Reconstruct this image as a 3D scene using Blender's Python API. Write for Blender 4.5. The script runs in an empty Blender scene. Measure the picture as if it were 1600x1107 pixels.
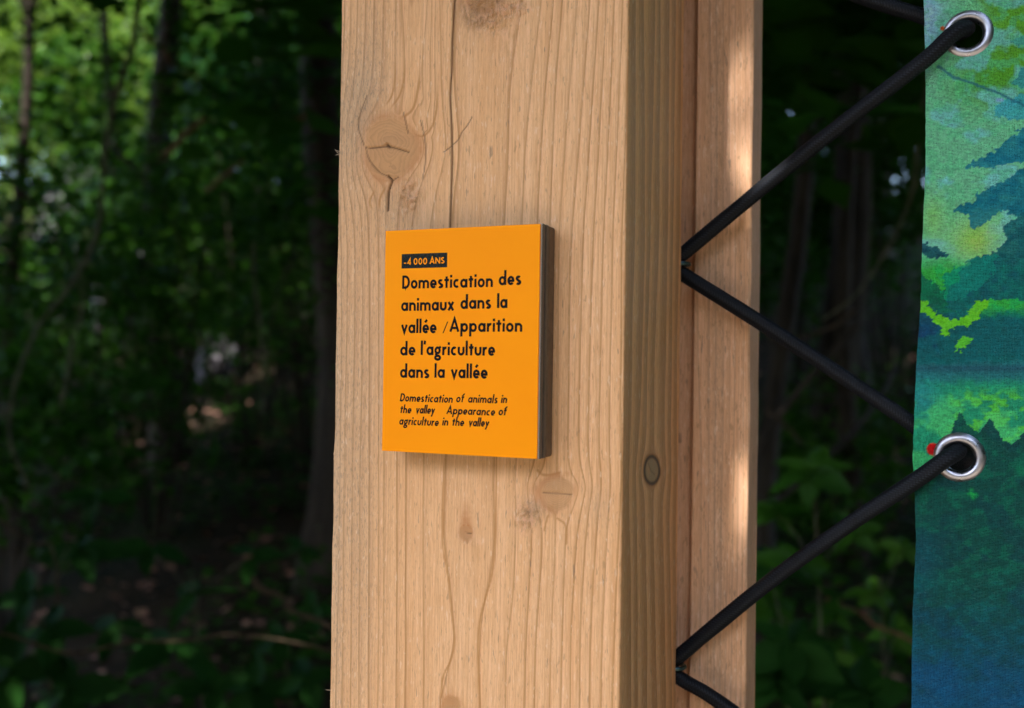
import bpy, math, random
import numpy as np
from mathutils import Vector

rng = np.random.default_rng(7)
random.seed(7)
scene = bpy.context.scene
COL = scene.collection

# ------------------------------------------------------------------ camera
EYE = 1.45
F_PX, PITCH, ROLL = 1556.0, 0.0147, 0.0150
cp, sp = math.cos(PITCH), math.sin(PITCH)
cr, sr = math.cos(ROLL), math.sin(ROLL)
RT0, UP0, FW = np.array([1., 0, 0]), np.array([0, -sp, cp]), np.array([0, cp, sp])
RT, UP = cr*RT0 + sr*UP0, -sr*RT0 + cr*UP0
CAM = np.array([0, 0, EYE])
cam = bpy.data.cameras.new('camera')
cam_o = bpy.data.objects.new('camera', cam)
COL.objects.link(cam_o)
from mathutils import Matrix
cam_o.matrix_world = Matrix(((RT[0], UP[0], -FW[0], 0), (RT[1], UP[1], -FW[1], 0), (RT[2], UP[2], -FW[2], EYE), (0, 0, 0, 1)))
cam.sensor_width = 36
cam.lens = F_PX/1600*36
cam.clip_start = 0.02
cam.clip_end = 400
cam.dof.use_dof = True
cam.dof.focus_distance = 0.515
cam.dof.aperture_fstop = 6.2
scene.camera = cam_o

# ------------------------------------------------------------------ sky, sun, exposure
SUN = np.array([-0.341, -0.545, 0.766]); SUN /= np.linalg.norm(SUN)
world = bpy.data.worlds.new('World'); scene.world = world; world.use_nodes = True
wn = world.node_tree
for n in list(wn.nodes): wn.nodes.remove(n)
sky = wn.nodes.new('ShaderNodeTexSky'); sky.sky_type = 'NISHITA'; sky.sun_disc = False
sky.sun_elevation = math.asin(SUN[2]); sky.sun_rotation = math.atan2(SUN[0], SUN[1])
sky.air_density = 1.0; sky.dust_density = 2.0; sky.ozone_density = 1.0
bg = wn.nodes.new('ShaderNodeBackground'); bg.inputs['Strength'].default_value = 0.15
wo = wn.nodes.new('ShaderNodeOutputWorld')
wn.links.new(sky.outputs[0], bg.inputs[0]); wn.links.new(bg.outputs[0], wo.inputs[0])
sl = bpy.data.lights.new('sun', 'SUN'); sl.energy = 2.0; sl.angle = math.radians(0.53); sl.color = (1, .95, .91)
so = bpy.data.objects.new('sun', sl); COL.objects.link(so); so.location = tuple(CAM + SUN*20)
so.rotation_euler = Vector(SUN).to_track_quat('Z', 'Y').to_euler()
vs = scene.view_settings
vs.view_transform = 'Standard'; vs.look = 'None'; vs.gamma = 1; vs.use_curve_mapping = False
vs.exposure = 2.33
vs.use_white_balance = True; vs.white_balance_temperature = 6300; vs.white_balance_tint = 10
scene.render.engine = 'CYCLES'
cy = scene.cycles
cy.use_denoising = True
cy.max_bounces = 7; cy.diffuse_bounces = 4; cy.glossy_bounces = 3; cy.transmission_bounces = 4; cy.transparent_max_bounces = 6
cy.caustics_reflective = False; cy.caustics_refractive = False
cy.sample_clamp_indirect = 6

# ------------------------------------------------------------------ geometry of the place
TH = 0.4031
E_ = np.array([math.cos(TH), -math.sin(TH), 0]); D_ = np.array([math.sin(TH), math.cos(TH), 0]); Z_ = np.array([0, 0, 1.])
O_ = np.array([0.0540, 0.48, EYE])                 # corner of the big post at eye height
W_, S_ = 0.1638, 0.1145

def L2W(p):                                        # post frame -> world (array (...,3))
    p = np.asarray(p, float)
    return O_ + p[..., 0:1]*E_ + p[..., 1:2]*D_ + p[..., 2:3]*Z_
def W2L(p):
    q = np.asarray(p, float) - O_
    return np.stack([q@E_, q@D_, q@Z_], -1)
def to_px(p):
    d = np.asarray(p, float) - CAM
    k = d@FW
    return 800 + F_PX*(d@RT)/k, 553.5 - F_PX*(d@UP)/k
def ray(px, py):
    return FW + RT*(px-800)/F_PX - UP*(py-553.5)/F_PX
def at(px, py, depth):                             # world point seen at a photo pixel, depth metres in front
    return CAM + ray(px, py)*depth
def on_plane(px, py, yl):                          # local (x,z) on the plane y=yl of the post frame
    r = ray(px, py); c = W2L(CAM); rl = np.array([r@E_, r@D_, r@Z_])
    t = (yl - c[1])/rl[1]
    q = c + rl*t
    return q[0], q[2]

# ------------------------------------------------------------------ object helpers
def tag(o, label=None, cat=None, group=None, kind=None):
    if label: o['label'] = label
    if cat: o['category'] = cat
    if group: o['group'] = group
    if kind: o['kind'] = kind
    return o
def empty(name, loc, label, cat, group=None, rz=0):
    o = bpy.data.objects.new(name, None); COL.objects.link(o)
    o.location = tuple(loc); o.rotation_euler = (0, 0, rz); o.empty_display_size = .05
    return tag(o, label, cat, group)
def mesh(name, V, F, mat=None, parent=None, smooth=False, attrs=None, cattrs=None):
    me = bpy.data.meshes.new(name)
    V = np.asarray(V, np.float32)
    if isinstance(F, np.ndarray):
        n, k = F.shape
        me.vertices.add(len(V)); me.vertices.foreach_set('co', V.ravel())
        me.loops.add(n*k); me.loops.foreach_set('vertex_index', F.astype(np.int32).ravel())
        me.polygons.add(n); me.polygons.foreach_set('loop_start', np.arange(0, n*k, k, dtype=np.int32))
        me.update(calc_edges=True)
    else:
        me.from_pydata([tuple(map(float, v)) for v in V], [], F); me.update()
    for k, a in (attrs or {}).items():
        at_ = me.attributes.new(k, 'FLOAT', 'POINT'); at_.data.foreach_set('value', np.asarray(a, np.float32).ravel())
    for k, a in (cattrs or {}).items():
        at_ = me.attributes.new(k, 'FLOAT_COLOR', 'POINT'); at_.data.foreach_set('color', np.asarray(a, np.float32).ravel())
    if smooth: me.polygons.foreach_set('use_smooth', np.ones(len(me.polygons), bool))
    me.validate()
    if mat: me.materials.append(mat)
    o = bpy.data.objects.new(name, me); COL.objects.link(o)
    if parent: o.parent = parent
    return o
def grid_faces(nr, nc, base=0, flip=False):
    i = np.arange((nr-1)*(nc-1)); r = i//(nc-1); c = i % (nc-1)
    a = base + r*nc + c
    f = np.stack([a, a+1, a+nc+1, a+nc], 1)
    return f[:, ::-1] if flip else f
def box(x0, x1, y0, y1, z0, z1, b=0.0):
    import bmesh
    bm = bmesh.new(); bmesh.ops.create_cube(bm, size=1)
    for v in bm.verts:
        v.co.x = x0 if v.co.x < 0 else x1; v.co.y = y0 if v.co.y < 0 else y1; v.co.z = z0 if v.co.z < 0 else z1
    if b: bmesh.ops.bevel(bm, geom=bm.edges[:], offset=b, segments=2, affect='EDGES', profile=.5)
    V = [v.co[:] for v in bm.verts]; bm.verts.index_update()
    F = [[v.index for v in f.verts] for f in bm.faces]; bm.free()
    return V, F
def frames(P):
    P = np.asarray(P, float)
    T = np.gradient(P, axis=0); T /= np.linalg.norm(T, axis=1)[:, None] + 1e-12
    ref = np.array([0, 0, 1.]) if abs(T[0][2]) < .9 else np.array([0, 1., 0])
    N = np.zeros_like(P); n = np.cross(T[0], ref); n /= np.linalg.norm(n)
    for i in range(len(P)):
        n = n - T[i]*(n@T[i]); n /= np.linalg.norm(n); N[i] = n
    return T, N, np.cross(T, N)
def tube(P, R, ns=8, disp=None):
    P = np.asarray(P, float); R = np.broadcast_to(np.asarray(R, float), (len(P),))
    T, N, B = frames(P)
    a = np.arange(ns)*2*math.pi/ns
    rr = R[:, None] * np.ones(ns)
    if disp is not None: rr = rr + disp
    V = P[:, None, :] + rr[..., None]*(np.cos(a)[None, :, None]*N[:, None, :] + np.sin(a)[None, :, None]*B[:, None, :])
    V = V.reshape(-1, 3); nr = len(P)
    i = np.arange((nr-1)*ns); r = i//ns; c = i % ns; c2 = (c+1) % ns
    F = np.stack([r*ns+c, r*ns+c2, (r+1)*ns+c2, (r+1)*ns+c], 1)
    # close the ends with fans of quads onto a centre vertex pair (degenerate-free triangles as quads is avoided)
    return V, F
class Bag:                                          # collects numpy quads into one mesh
    def __init__(s): s.V = []; s.F = []; s.n = 0; s.A = []
    def add(s, V, F, a=None):
        V = np.asarray(V, float); s.V.append(V); s.F.append(np.asarray(F)+s.n); s.n += len(V)
        s.A.append(np.zeros(len(V)) if a is None else np.broadcast_to(a, (len(V),)))
    def build(s, name, mat, parent=None, smooth=True, an='var'):
        return mesh(name, np.concatenate(s.V), np.concatenate(s.F), mat, parent, smooth, {an: np.concatenate(s.A)})
def smooth_path(P, n):
    P = np.asarray(P, float); m = len(P)
    Q = np.vstack([2*P[0]-P[1], P, 2*P[-1]-P[-2]])
    out = []
    for t in np.linspace(0, m-1, n):
        i = min(int(t), m-2); f = t-i
        a, b, c, d = Q[i], Q[i+1], Q[i+2], Q[i+3]
        out.append(.5*((2*b)+(-a+c)*f+(2*a-5*b+4*c-d)*f*f+(-a+3*b-3*c+d)*f**3))
    return np.array(out)
def vnoise(x, y, seed=0):
    r = np.random.default_rng(seed).random((256, 256))
    xi = np.floor(x).astype(int); yi = np.floor(y).astype(int); fx = x-xi; fy = y-yi
    fx = fx*fx*(3-2*fx); fy = fy*fy*(3-2*fy)
    g = lambda a, b: r[a % 256, b % 256]
    return (g(xi, yi)*(1-fx)+g(xi+1, yi)*fx)*(1-fy)+(g(xi, yi+1)*(1-fx)+g(xi+1, yi+1)*fx)*fy
def fbm(x, y, seed=0, o=4):
    s = 0; a = .5
    for k in range(o): s = s + a*vnoise(x*2**k, y*2**k, seed+k); a *= .5
    return s/(1-.5**o)
def smst(a, b, x):
    t = np.clip((x-a)/(b-a), 0, 1); return t*t*(3-2*t)

# ------------------------------------------------------------------ materials
class NT:
    def __init__(s, name):
        s.m = bpy.data.materials.new(name); s.m.use_nodes = True; s.t = s.m.node_tree
        s.b = s.t.nodes['Principled BSDF']; s.out = s.t.nodes['Material Output']
    def n(s, typ, **kw):
        o = s.t.nodes.new(typ)
        for k, v in kw.items(): setattr(o, k, v)
        return o
    def l(s, a, b): s.t.links.new(a, b)
    def set(s, sock, v):
        if hasattr(v, 'is_output') or isinstance(v, bpy.types.NodeSocket): s.l(v, sock)
        else: sock.default_value = v
    def attr(s, name, color=False):
        o = s.n('ShaderNodeAttribute', attribute_name=name); return o.outputs['Color' if color else 'Fac']
    def math(s, op, a, b=None, clamp=False):
        o = s.n('ShaderNodeMath', operation=op); o.use_clamp = clamp
        s.set(o.inputs[0], a)
        if b is not None: s.set(o.inputs[1], b)
        return o.outputs[0]
    def mix(s, f, a, b, mode='MIX'):
        o = s.n('ShaderNodeMix', data_type='RGBA', blend_type=mode)
        s.set(o.inputs['Factor'], f)
        s.set(o.inputs[6], a if not isinstance(a, tuple) else a+(1,)*(4-len(a)))
        s.set(o.inputs[7], b if not isinstance(b, tuple) else b+(1,)*(4-len(b)))
        return o.outputs[2]
    def rng(s, v, a, b, c=0., d=1., smooth=True):
        o = s.n('ShaderNodeMapRange'); o.interpolation_type = 'SMOOTHSTEP' if smooth else 'LINEAR'
        s.set(o.inputs[0], v)
        for i, q in enumerate((a, b, c, d)): s.set(o.inputs[i+1], q)
        return o.outputs[0]
    def noise(s, scale, sc=(1, 1, 1), detail=3, rough=.5, dist=0., loc=(0, 0, 0), out='Fac'):
        tc = s.n('ShaderNodeTexCoord'); mp = s.n('ShaderNodeMapping')
        mp.inputs['Scale'].default_value = sc; mp.inputs['Location'].default_value = loc
        s.l(tc.outputs['Object'], mp.inputs[0])
        o = s.n('ShaderNodeTexNoise'); s.l(mp.outputs[0], o.inputs['Vector'])
        o.inputs['Scale'].default_value = scale; o.inputs['Detail'].default_value = detail
        o.inputs['Roughness'].default_value = rough; o.inputs['Distortion'].default_value = dist
        return o.outputs[out]
    def bump(s, h, strength, dist, prev=None):
        o = s.n('ShaderNodeBump'); o.inputs['Strength'].default_value = strength; o.inputs['Distance'].default_value = dist
        s.l(h, o.inputs['Height'])
        if prev is not None: s.l(prev, o.inputs['Normal'])
        return o.outputs[0]
    def fin(s, color, rough=.6, normal=None, metal=0., spec=.5):
        s.set(s.b.inputs['Base Color'], color if not isinstance(color, tuple) else color+(1,)*(4-len(color)))
        s.set(s.b.inputs['Roughness'], rough); s.b.inputs['Metallic'].default_value = metal
        s.b.inputs['Specular IOR Level'].default_value = spec
        if normal is not None: s.l(normal, s.b.inputs['Normal'])
        return s.m

def wood_mat(name, light, dark, knotc, seed, l2=.22):
    m = NT(name)
    ring = m.attr('ring'); kn = m.attr('knot'); kr = m.attr('kring'); ck = m.attr('crack'); rg = m.attr('torn'); st = m.attr('stain')
    wob = m.noise(1, (60, 60, 9), 3, .55, loc=(seed, 0, 0))
    r2 = m.math('ADD', ring, m.math('MULTIPLY', m.math('SUBTRACT', wob, .5), .12))
    f = m.math('FRACT', r2)
    late = m.math('MULTIPLY', m.rng(f, .74, .95), m.rng(f, .998, .97))
    late2 = m.math('MULTIPLY', m.rng(f, .2, .95), l2)
    fl = m.math('FLOOR', r2)
    wn_ = m.n('ShaderNodeTexWhiteNoise', noise_dimensions='1D'); m.l(fl, wn_.inputs['W'])
    lw = m.math('MULTIPLY', late, m.rng(wn_.outputs['Value'], 0, 1, .65, 1., False))
    lf = m.math('MAXIMUM', lw, late2)
    fib = m.noise(1, (900, 900, 14), 4, .6, loc=(seed, 3, 0))
    big = m.noise(1, (22, 22, 5), 4, .6, loc=(seed+5, 1, 0))
    base = m.mix(m.rng(big, .3, .72), light, tuple(c*k for c, k in zip(light, (.93, .86, .76))))
    base = m.mix(m.math('MULTIPLY', m.rng(fib, .42, .60), .62), base, tuple(c*k for c, k in zip(light, (.80, .72, .62))))
    fi2 = m.noise(1, (1500, 1500, 70), 3, .75, loc=(seed, 9, 1)); fi3 = m.noise(1, (230, 230, 3.5), 4, .7, loc=(seed, 2, 7))
    base = m.mix(m.math('MULTIPLY', m.rng(fi2, .46, .60), .6), base, tuple(c*k for c, k in zip(light, (.72, .62, .50))))
    base = m.mix(m.math('MULTIPLY', m.rng(fi3, .5, .66), .30), base, tuple(c*k for c, k in zip(light, (.90, .74, .56))))
    base = m.mix(m.math('MULTIPLY', m.rng(fi3, .48, .34), .35), base, tuple(c*k for c, k in zip(light, (1.06, 1.08, 1.15))))
    c = m.mix(m.math('MULTIPLY', lf, m.rng(fib, .3, .7, .75, 1.)), base, dark)
    # pale pinkish torn grain
    tn = m.noise(1, (420, 420, 150), 4, .7, loc=(seed, 7, 2))
    tmask = m.math('MULTIPLY', rg, m.rng(tn, .42, .6))
    c = m.mix(m.math('MULTIPLY', tmask, .8), c, (light[0]*1.12, light[1]*1.08, light[2]*1.22))
    tm2 = m.math('MULTIPLY', rg, m.rng(tn, .40, .30))
    c = m.mix(m.math('MULTIPLY', tm2, .6), c, (light[0]*.45, light[1]*.36, light[2]*.3))
    # dark resin flecks
    fk = m.noise(1, (520, 520, 85), 2, .5, loc=(seed, 11, 5))
    fk2 = m.noise(1, (40, 40, 22), 3, .5, loc=(seed, 1, 9))
    fm = m.math('MULTIPLY', m.rng(fk, .655, .72), m.rng(fk2, .36, .56))
    c = m.mix(m.math('MULTIPLY', fm, .55), c, (.16, .12, .085))
    # grey weather stain in dots and short streaks
    sd = m.noise(1, (1100, 1100, 260), 4, .75, loc=(seed, 2, 2))
    sm = m.math('MULTIPLY', st, m.rng(sd, .50, .64))
    c = m.mix(m.math('MULTIPLY', sm, .8), c, (.15, .115, .075))
    c = m.mix(m.math('MULTIPLY', st, .45), c, (.33, .27, .19))
    f4 = m.noise(1, (620, 620, 130), 3, .6, loc=(seed, 21, 3))
    c = m.mix(m.math('MULTIPLY', m.rng(f4, .60, .67), .5), c, (.36, .215, .10))
    c = m.mix(m.math('MULTIPLY', m.rng(f4, .40, .32), .42), c, (.86, .64, .44))
    c = m.mix(m.math('MULTIPLY', m.attr('line'), .8), c, dark)
    # knots
    wk = m.noise(1, (120, 120, 120), 3, .6, loc=(seed, 4, 4))
    kf = m.math('FRACT', m.math('ADD', m.math('MULTIPLY', kr, 7.0), m.math('MULTIPLY', wk, 2.6)))
    kc = m.mix(m.math('MULTIPLY', m.rng(kf, .2, .95), .5), knotc, tuple(c_*.66 for c_ in knotc))
    kc = m.mix(m.math('MULTIPLY', m.rng(wk, .4, .7), .35), kc, (light[0]*.72, light[1]*.62, light[2]*.5))
    c = m.mix(kn, c, kc)
    halo = m.attr('halo')
    c = m.mix(m.math('MULTIPLY', halo, m.rng(wk, .25, .6, .25, .8)), c, (.47, .20, .07))
    c = m.mix(ck, c, (.045, .026, .014))
    hgt = m.math('ADD', m.math('MULTIPLY', lf, .6), m.math('MULTIPLY', fib, .5))
    nb = m.bump(hgt, .3, .00025)
    hg2 = m.math('MULTIPLY', tn, m.math('ADD', m.math('MULTIPLY', rg, 1.0), .05))
    nb = m.bump(hg2, 1.0, .0035, nb)
    fuzz = m.noise(1, (1500, 1500, 420), 2, .6)
    nb = m.bump(fuzz, .5, .0003, nb)
    return m.fin(c, m.rng(lf, 0, 1, .72, .55), nb, spec=.28)

WL = (.87, .53, .28)
wood = wood_mat('planed_larch', WL, (.43, .20, .06), (.52, .275, .115), 0.)
wood_side = wood_mat('planed_larch_side', (.88, .47, .215), (.36, .14, .035), (.36, .235, .12), 3., .8)  # side-face copy, redder to offset green light bounced off the banner
wood_back = wood_mat('planed_pine_pinkish', (.84, .52, .32), (.47, .27, .15), (.5, .3, .2), 6.)

def sheet(name, col, rough, bumpn=None, metal=0., spec=.5, var=0.):
    m = NT(name)
    c = col
    if var:
        nz = m.noise(1, (180, 180, 180), 4, .6)
        c = m.mix(m.math('MULTIPLY', m.rng(nz, .3, .7), var), col, tuple(v*.5 for v in col))
    nb = None
    if bumpn:
        nb = m.bump(m.noise(1, bumpn[0], 3, .6), bumpn[1], bumpn[2])
    return m.fin(c, rough, nb, metal, spec)
orange = NT('orange_laminate')
_n = orange.noise(1, (9, 9, 9), 3, .5); _f = orange.noise(1, (1300, 1300, 1300), 2, .5)
orange = orange.fin(orange.mix(orange.rng(_n, .3, .7), (1., .31, .0), (1., .335, .0)), .5, orange.bump(_f, .18, .00008), spec=.08)
ink = sheet('black_print_ink', (.004, .0045, .006), .65, spec=.12)
core_pale = sheet('white_laminate_edge', (.55, .49, .45), .5)
core_grey = sheet('grey_laminate_core', (.12, .088, .062), .6, ((90, 2500, 90), .5, .0002), var=.3)
core_dark = sheet('dark_grey_laminate_core', (.075, .06, .045), .6, ((90, 2500, 90), .5, .0002), var=.3)
core_brown = sheet('brown_core_board', (.15, .095, .052), .75, ((500, 500, 500), .6, .0004), var=.5)
steel = NT('brushed_aluminium')
_a = steel.noise(1, (300, 300, 300), 3, .6); _b = steel.noise(1, (40, 40, 40), 3, .6)
steel = steel.fin(steel.mix(steel.rng(_b, .3, .7), (.36, .36, .40), (.50, .50, .56)), steel.rng(_a, .2, .8, .24, .42), steel.bump(_a, .15, .0002), metal=1.)
zinc = sheet('zinc_plated_steel', (.10, .17, .17), .3, ((300, 300, 300), .3, .0002), metal=1., var=.5)
cordm = NT('black_braided_sheath')
_r = cordm.attr('var'); _n = cordm.noise(1, (900, 900, 900), 2, .6)
cordm = cordm.fin(cordm.mix(_r, (.0004, .0006, .001), (.030, .036, .048)), .6, cordm.bump(_n, .3, .0002), spec=.16)  # rib highlights and dark valleys between them are put into the colour

# ------------------------------------------------------------------ wood surfaces
ATTN = ('ring', 'knot', 'kring', 'crack', 'torn', 'stain', 'halo', 'line')
class Wood:
    def __init__(s): s.V = []; s.F = []; s.n = 0; s.A = {k: [] for k in ATTN}; s.M = []
    def grid(s, P, A, flip=False, mi=0):
        nr, nc, _ = P.shape
        f = grid_faces(nr, nc, s.n, flip); s.F.append(f); s.V.append(P.reshape(-1, 3)); s.n += nr*nc; s.M.append(np.full(len(f), mi))
        for k in ATTN:
            s.A[k].append(np.broadcast_to(np.asarray(A.get(k, 0.), float), (nr, nc)).ravel())
    def build(s, name, mats, parent=None):
        o = mesh(name, np.concatenate(s.V), np.concatenate(s.F), mats[0], parent, False, {k: np.concatenate(v) for k, v in s.A.items()})
        for m_ in mats[1:]: o.data.materials.append(m_)
        o.data.polygons.foreach_set('material_index', np.concatenate(s.M).astype(np.int32))
        o.data.polygons.foreach_set('use_smooth', np.ones(len(o.data.polygons), bool)); o.data.update()
        return o
YS = list(range(-80, 1201, 10))
def row(pts):
    y = [p[1] for p in pts]; x = [p[0] for p in pts]
    v = np.interp(np.arange(-180, 1301, 10), y, x); k = np.exp(-(np.arange(-7, 8)/2.6)**2/2); k /= k.sum()
    return np.convolve(np.pad(v, 7, 'edge'), k, 'valid')[10:-10]
FRONT = [  # (ring number, traced run of that ring line in the photograph)
    (12, [(512, 0), (505, 1107)]), (11, [(541, 0), (536, 350), (524, 1107)]), (10, [(550, 0), (546, 300), (536, 700), (533, 1107)]),
    (9, [(560, 0), (556, 300), (549, 700), (546, 1107)]), (8, [(572, 0), (568, 300), (561, 700), (559, 1107)]),
    (7, [(584, 0), (583, 150), (576, 350), (575, 700), (574, 1107)]), (6, [(600, 0), (596, 150), (590, 350), (590, 700), (589, 1107)]),
    (5, [(619, 0), (615, 150), (600, 350), (597, 700), (596, 1107)]), (4, [(635, 0), (631, 150), (618, 350), (618, 700), (617, 1107)]),
    (3, [(663, 0), (657, 150), (640, 350), (634, 700), (631, 1107)]), (2, [(687, 0), (684, 170), (668, 350), (662, 700), (661, 1107)]),
    (1, [(705, 0), (702, 350), (697, 700), (693, 760), (692, 850), (700, 900), (706, 960), (710, 1000), (705, 1030), (692, 1060), (688, 1107)]),
    (.45, [(745, 0), (742, 350), (733, 760), (728, 1000), (722, 1107)]),
    (1, [(814, 0), (794, 150), (789, 350), (776, 700), (774, 850), (768, 900), (752, 960), (748, 1040), (750, 1107)]),
    (2, [(844, 0), (831, 120), (819, 234), (816, 350), (809, 690), (813, 760), (807, 850), (800, 960), (792, 1000), (790, 1107)]),
    (3, [(866, 0), (854, 120), (844, 234), (839, 350), (842, 690), (834, 850), (823, 1000), (821, 1107)]),
    (4, [(881, 0), (869, 134), (859, 350), (857, 690), (850, 850), (840, 1000), (838, 1107)]),
    (5, [(903, 0), (889, 167), (876, 360), (872, 690), (869, 850), (862, 1000), (860, 1107)]),
    (6, [(922, 0), (909, 167), (894, 370), (888, 690), (884, 850), (879, 1000), (877, 1107)]),
    (7, [(936, 0), (925, 170), (912, 370), (906, 690), (902, 850), (893, 1000), (893, 1107)]),
    (8, [(949, 0), (940, 170), (928, 370), (920, 690), (916, 850), (908, 1000), (908, 1107)]),
    (9, [(963, 0), (954, 170), (943, 370), (936, 690), (932, 850), (925, 1000), (924, 1107)]),
    (10, [(975, 0), (968, 170), (957, 370), (952, 690), (948, 850), (943, 1000), (942, 1107)]),
    (11, [(984, 0), (980, 170), (972, 370), (970, 690), (966, 850), (960, 1000), (958, 1107)]),
    (12.4, [(1002, 0), (996, 370), (988, 1107)])]
FV = np.array([f[0] for f in FRONT]); FX = np.array([row(f[1]) for f in FRONT])
SIDE = [(0, [(966, 0), (960, 1107)]), (1, [(993, 0), (992, 370), (987, 560), (985, 800), (986, 1107)]), (2, [(1006, 0), (1008, 370), (1003, 560), (996, 800), (996, 1107)]),
        (3, [(1024, 0), (1016, 370), (1011, 560), (1009, 800), (1012, 1107)]), (4, [(1032, 0), (1030, 370), (1021, 560), (1021, 800), (1027, 1107)]),
        (5, [(1046, 0), (1044, 370), (1041, 560), (1036, 800), (1041, 1107)]), (6, [(1056, 0), (1052, 370), (1050, 560), (1046, 800), (1050, 1107)]),
        (7, [(1065, 0), (1062, 370), (1058, 560), (1055, 1107)]), (8, [(1075, 0), (1068, 1107)])]
SV = np.array([f[0] for f in SIDE], float); SX = np.array([row(f[1]) for f in SIDE])
BACK = [(0, [(1056, 0), (1040, 1107)]), (1, [(1088, 0), (1086, 300), (1090, 420), (1096, 1107)][:3]+[(1098, 700), (1096, 1107)]), (2, [(1112, 0), (1111, 560), (1108, 1107)]),
        (3, [(1120, 0), (1120, 560), (1117, 1107)]), (4, [(1131, 0), (1131, 560), (1126, 1107)]), (5, [(1141, 0), (1142, 560), (1134, 1107)]), (6, [(1149, 0), (1150, 560), (1143, 1107)]),
        (7, [(1158, 0), (1156, 560), (1151, 1107)]), (8, [(1166, 0), (1164, 560), (1159, 1107)]), (9, [(1175, 0), (1171, 560), (1167, 1107)]), (10, [(1183, 0), (1178, 1107)]), (11, [(1194, 0), (1187, 1107)])]
BV = np.array([f[0] for f in BACK], float); BX = np.array([row(f[1]) for f in BACK])
def field(px, py, V, X, knots):
    kn = np.zeros_like(px); kr = np.zeros_like(px); halo = np.zeros_like(px)
    ux = px.copy()
    for (cx, cy_, R, el, infl, op) in knots:
        dx = px-cx; dy = (py-cy_)/el
        rho = np.sqrt(dx*dx+dy*dy)+1e-6
        wa = .05 if R > 20 else .015; wob = 1+wa*np.sin(3*np.arctan2(dy, dx)+cx)+wa*.4*np.sin(5*np.arctan2(dy, dx)+cx)
        rr = rho/(R*wob)
        k = np.minimum(1., (R*wob)**2/rho**2)*infl*np.exp(-np.maximum(0, rr-1)*.35)
        ux = ux - dx*k
        inside = smst(1.12, .86, rr)
        kn = np.maximum(kn, inside*op); kr = np.where(rr < 1.3, rr, kr)
        an_ = .55+.45*np.sin(np.arctan2(dy, dx)*1.0+cx)*np.cos(np.arctan2(dy, dx)*2+cy_)
        halo = np.maximum(halo, np.exp(-((rr-1.0)/.13)**2)*op*.9*an_ + .45*np.exp(-(np.maximum(0, rr-1)/.45)**2)*(rr > 1)*op)
    # ring value by interpolation between the traced lines, row by row
    yy = np.clip(py, YS[0], YS[-1])
    iy = np.clip(np.searchsorted(YS, yy)-1, 0, len(YS)-2)
    ya = np.asarray(YS, float); fy = (yy-ya[iy])/(ya[iy+1]-ya[iy])
    out = np.zeros_like(px)
    Xl = X[:, iy]*(1-fy)+X[:, iy+1]*fy          # (lines, ...)
    out[:] = V[0] + (ux-Xl[0])*.05
    for k in range(len(V)-1):
        a, b = Xl[k], Xl[k+1]
        t = (ux-a)/(b-a)
        wd = np.maximum(np.abs(b-a)/max(abs(V[k+1]-V[k]), .3), 15.)/15.
        if V[k+1] >= V[k]: g = .3*np.clip(t*wd*2, 0, 1)+.7*np.maximum(0, 1-(1-t)*wd) if V[k] >= 1 or V is not FV else np.clip(t, 0, 1)**(3.)
        else: g = 1-(.3*np.clip((1-np.clip(t, 0, 1))*wd*2, 0, 1)+.7*np.maximum(0, 1-np.clip(t, 0, 1)*wd)) if V[k+1] >= 1 else 1-(1-np.clip(t, 0, 1))**3.
        t = np.where((t >= 0) & (t <= 1), g, t)
        out = np.where(t >= 0, V[k]+(V[k+1]-V[k])*np.minimum(t, 1), out)
    return out, kn, kr, halo
def polyline_dist(px, py, pts):
    d = np.full(px.shape, 1e9); tt = np.zeros(px.shape)
    n = len(pts)-1
    for i in range(n):
        a = np.array(pts[i], float); b = np.array(pts[i+1], float); ab = b-a
        t = np.clip(((px-a[0])*ab[0]+(py-a[1])*ab[1])/(ab@ab), 0, 1)
        q = np.hypot(px-a[0]-t*ab[0], py-a[1]-t*ab[1])
        tt = np.where(q < d, (i+t)/n, tt); d = np.minimum(d, q)
    return d, tt
def gauss(px, py, cx, cy_, sx, sy): return np.exp(-((px-cx)/sx)**2-((py-cy_)/sy)**2)

ZR = np.concatenate([np.linspace(-EYE, -.27, 8)[:-1], np.arange(-.27, .29, .00065), np.linspace(.29, 1.0, 8)])
# --- front face
xs = -W_ + .0015 + np.arange(0, W_-.003+1e-9, .00068); xs[-1] = -.0015
RR = .0015
edge_l = [(-W_+RR*.29, RR*.29), (-W_+RR*.6, RR*.075)]; edge_r = [(-RR*.6, RR*.075), (-RR*.29, RR*.29)]
cx_ = np.concatenate([[e[0] for e in edge_l], xs, [e[0] for e in edge_r]])
cy0 = np.concatenate([[e[1] for e in edge_l], np.zeros(len(xs)), [e[1] for e in edge_r]])
X, Zg = np.meshgrid(cx_, ZR); Y0 = np.broadcast_to(cy0, X.shape).copy(); icm = 0
CR = [(713, -80), (711, 0), (707, 60), (706, 110), (703.5, 150), (706, 200), (706.5, 260), (704, 350), (702, 430)]
crack_x = np.array([on_plane(np.interp(y, [c[1] for c in CR], [c[0] for c in CR]), y, 0)[0] for y in range(-80, 431, 6)])
crack_z = np.array([on_plane(706, y, 0)[1] for y in range(-80, 431, 6)])
cxz = np.interp(ZR, crack_z[::-1], crack_x[::-1])
cm = cx_[np.argmin(abs(cx_-crack_x.mean()))]
X = X + (cxz[:, None]-cm)*np.exp(-((X-cm)/.006)**2)
wv = vnoise(Zg*60, Zg*0+3, 5)-.5
left_d = np.exp(-((X+W_)/.002)**2)
ic = int(np.argmin(abs(cx_-cm))); X[:, ic-1] += .00030; X[:, ic+1] -= .00030
X = X + left_d*(wv*.0008 + (vnoise(Zg*900, Zg*0, 9) > .93)*-.0003)
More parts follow.
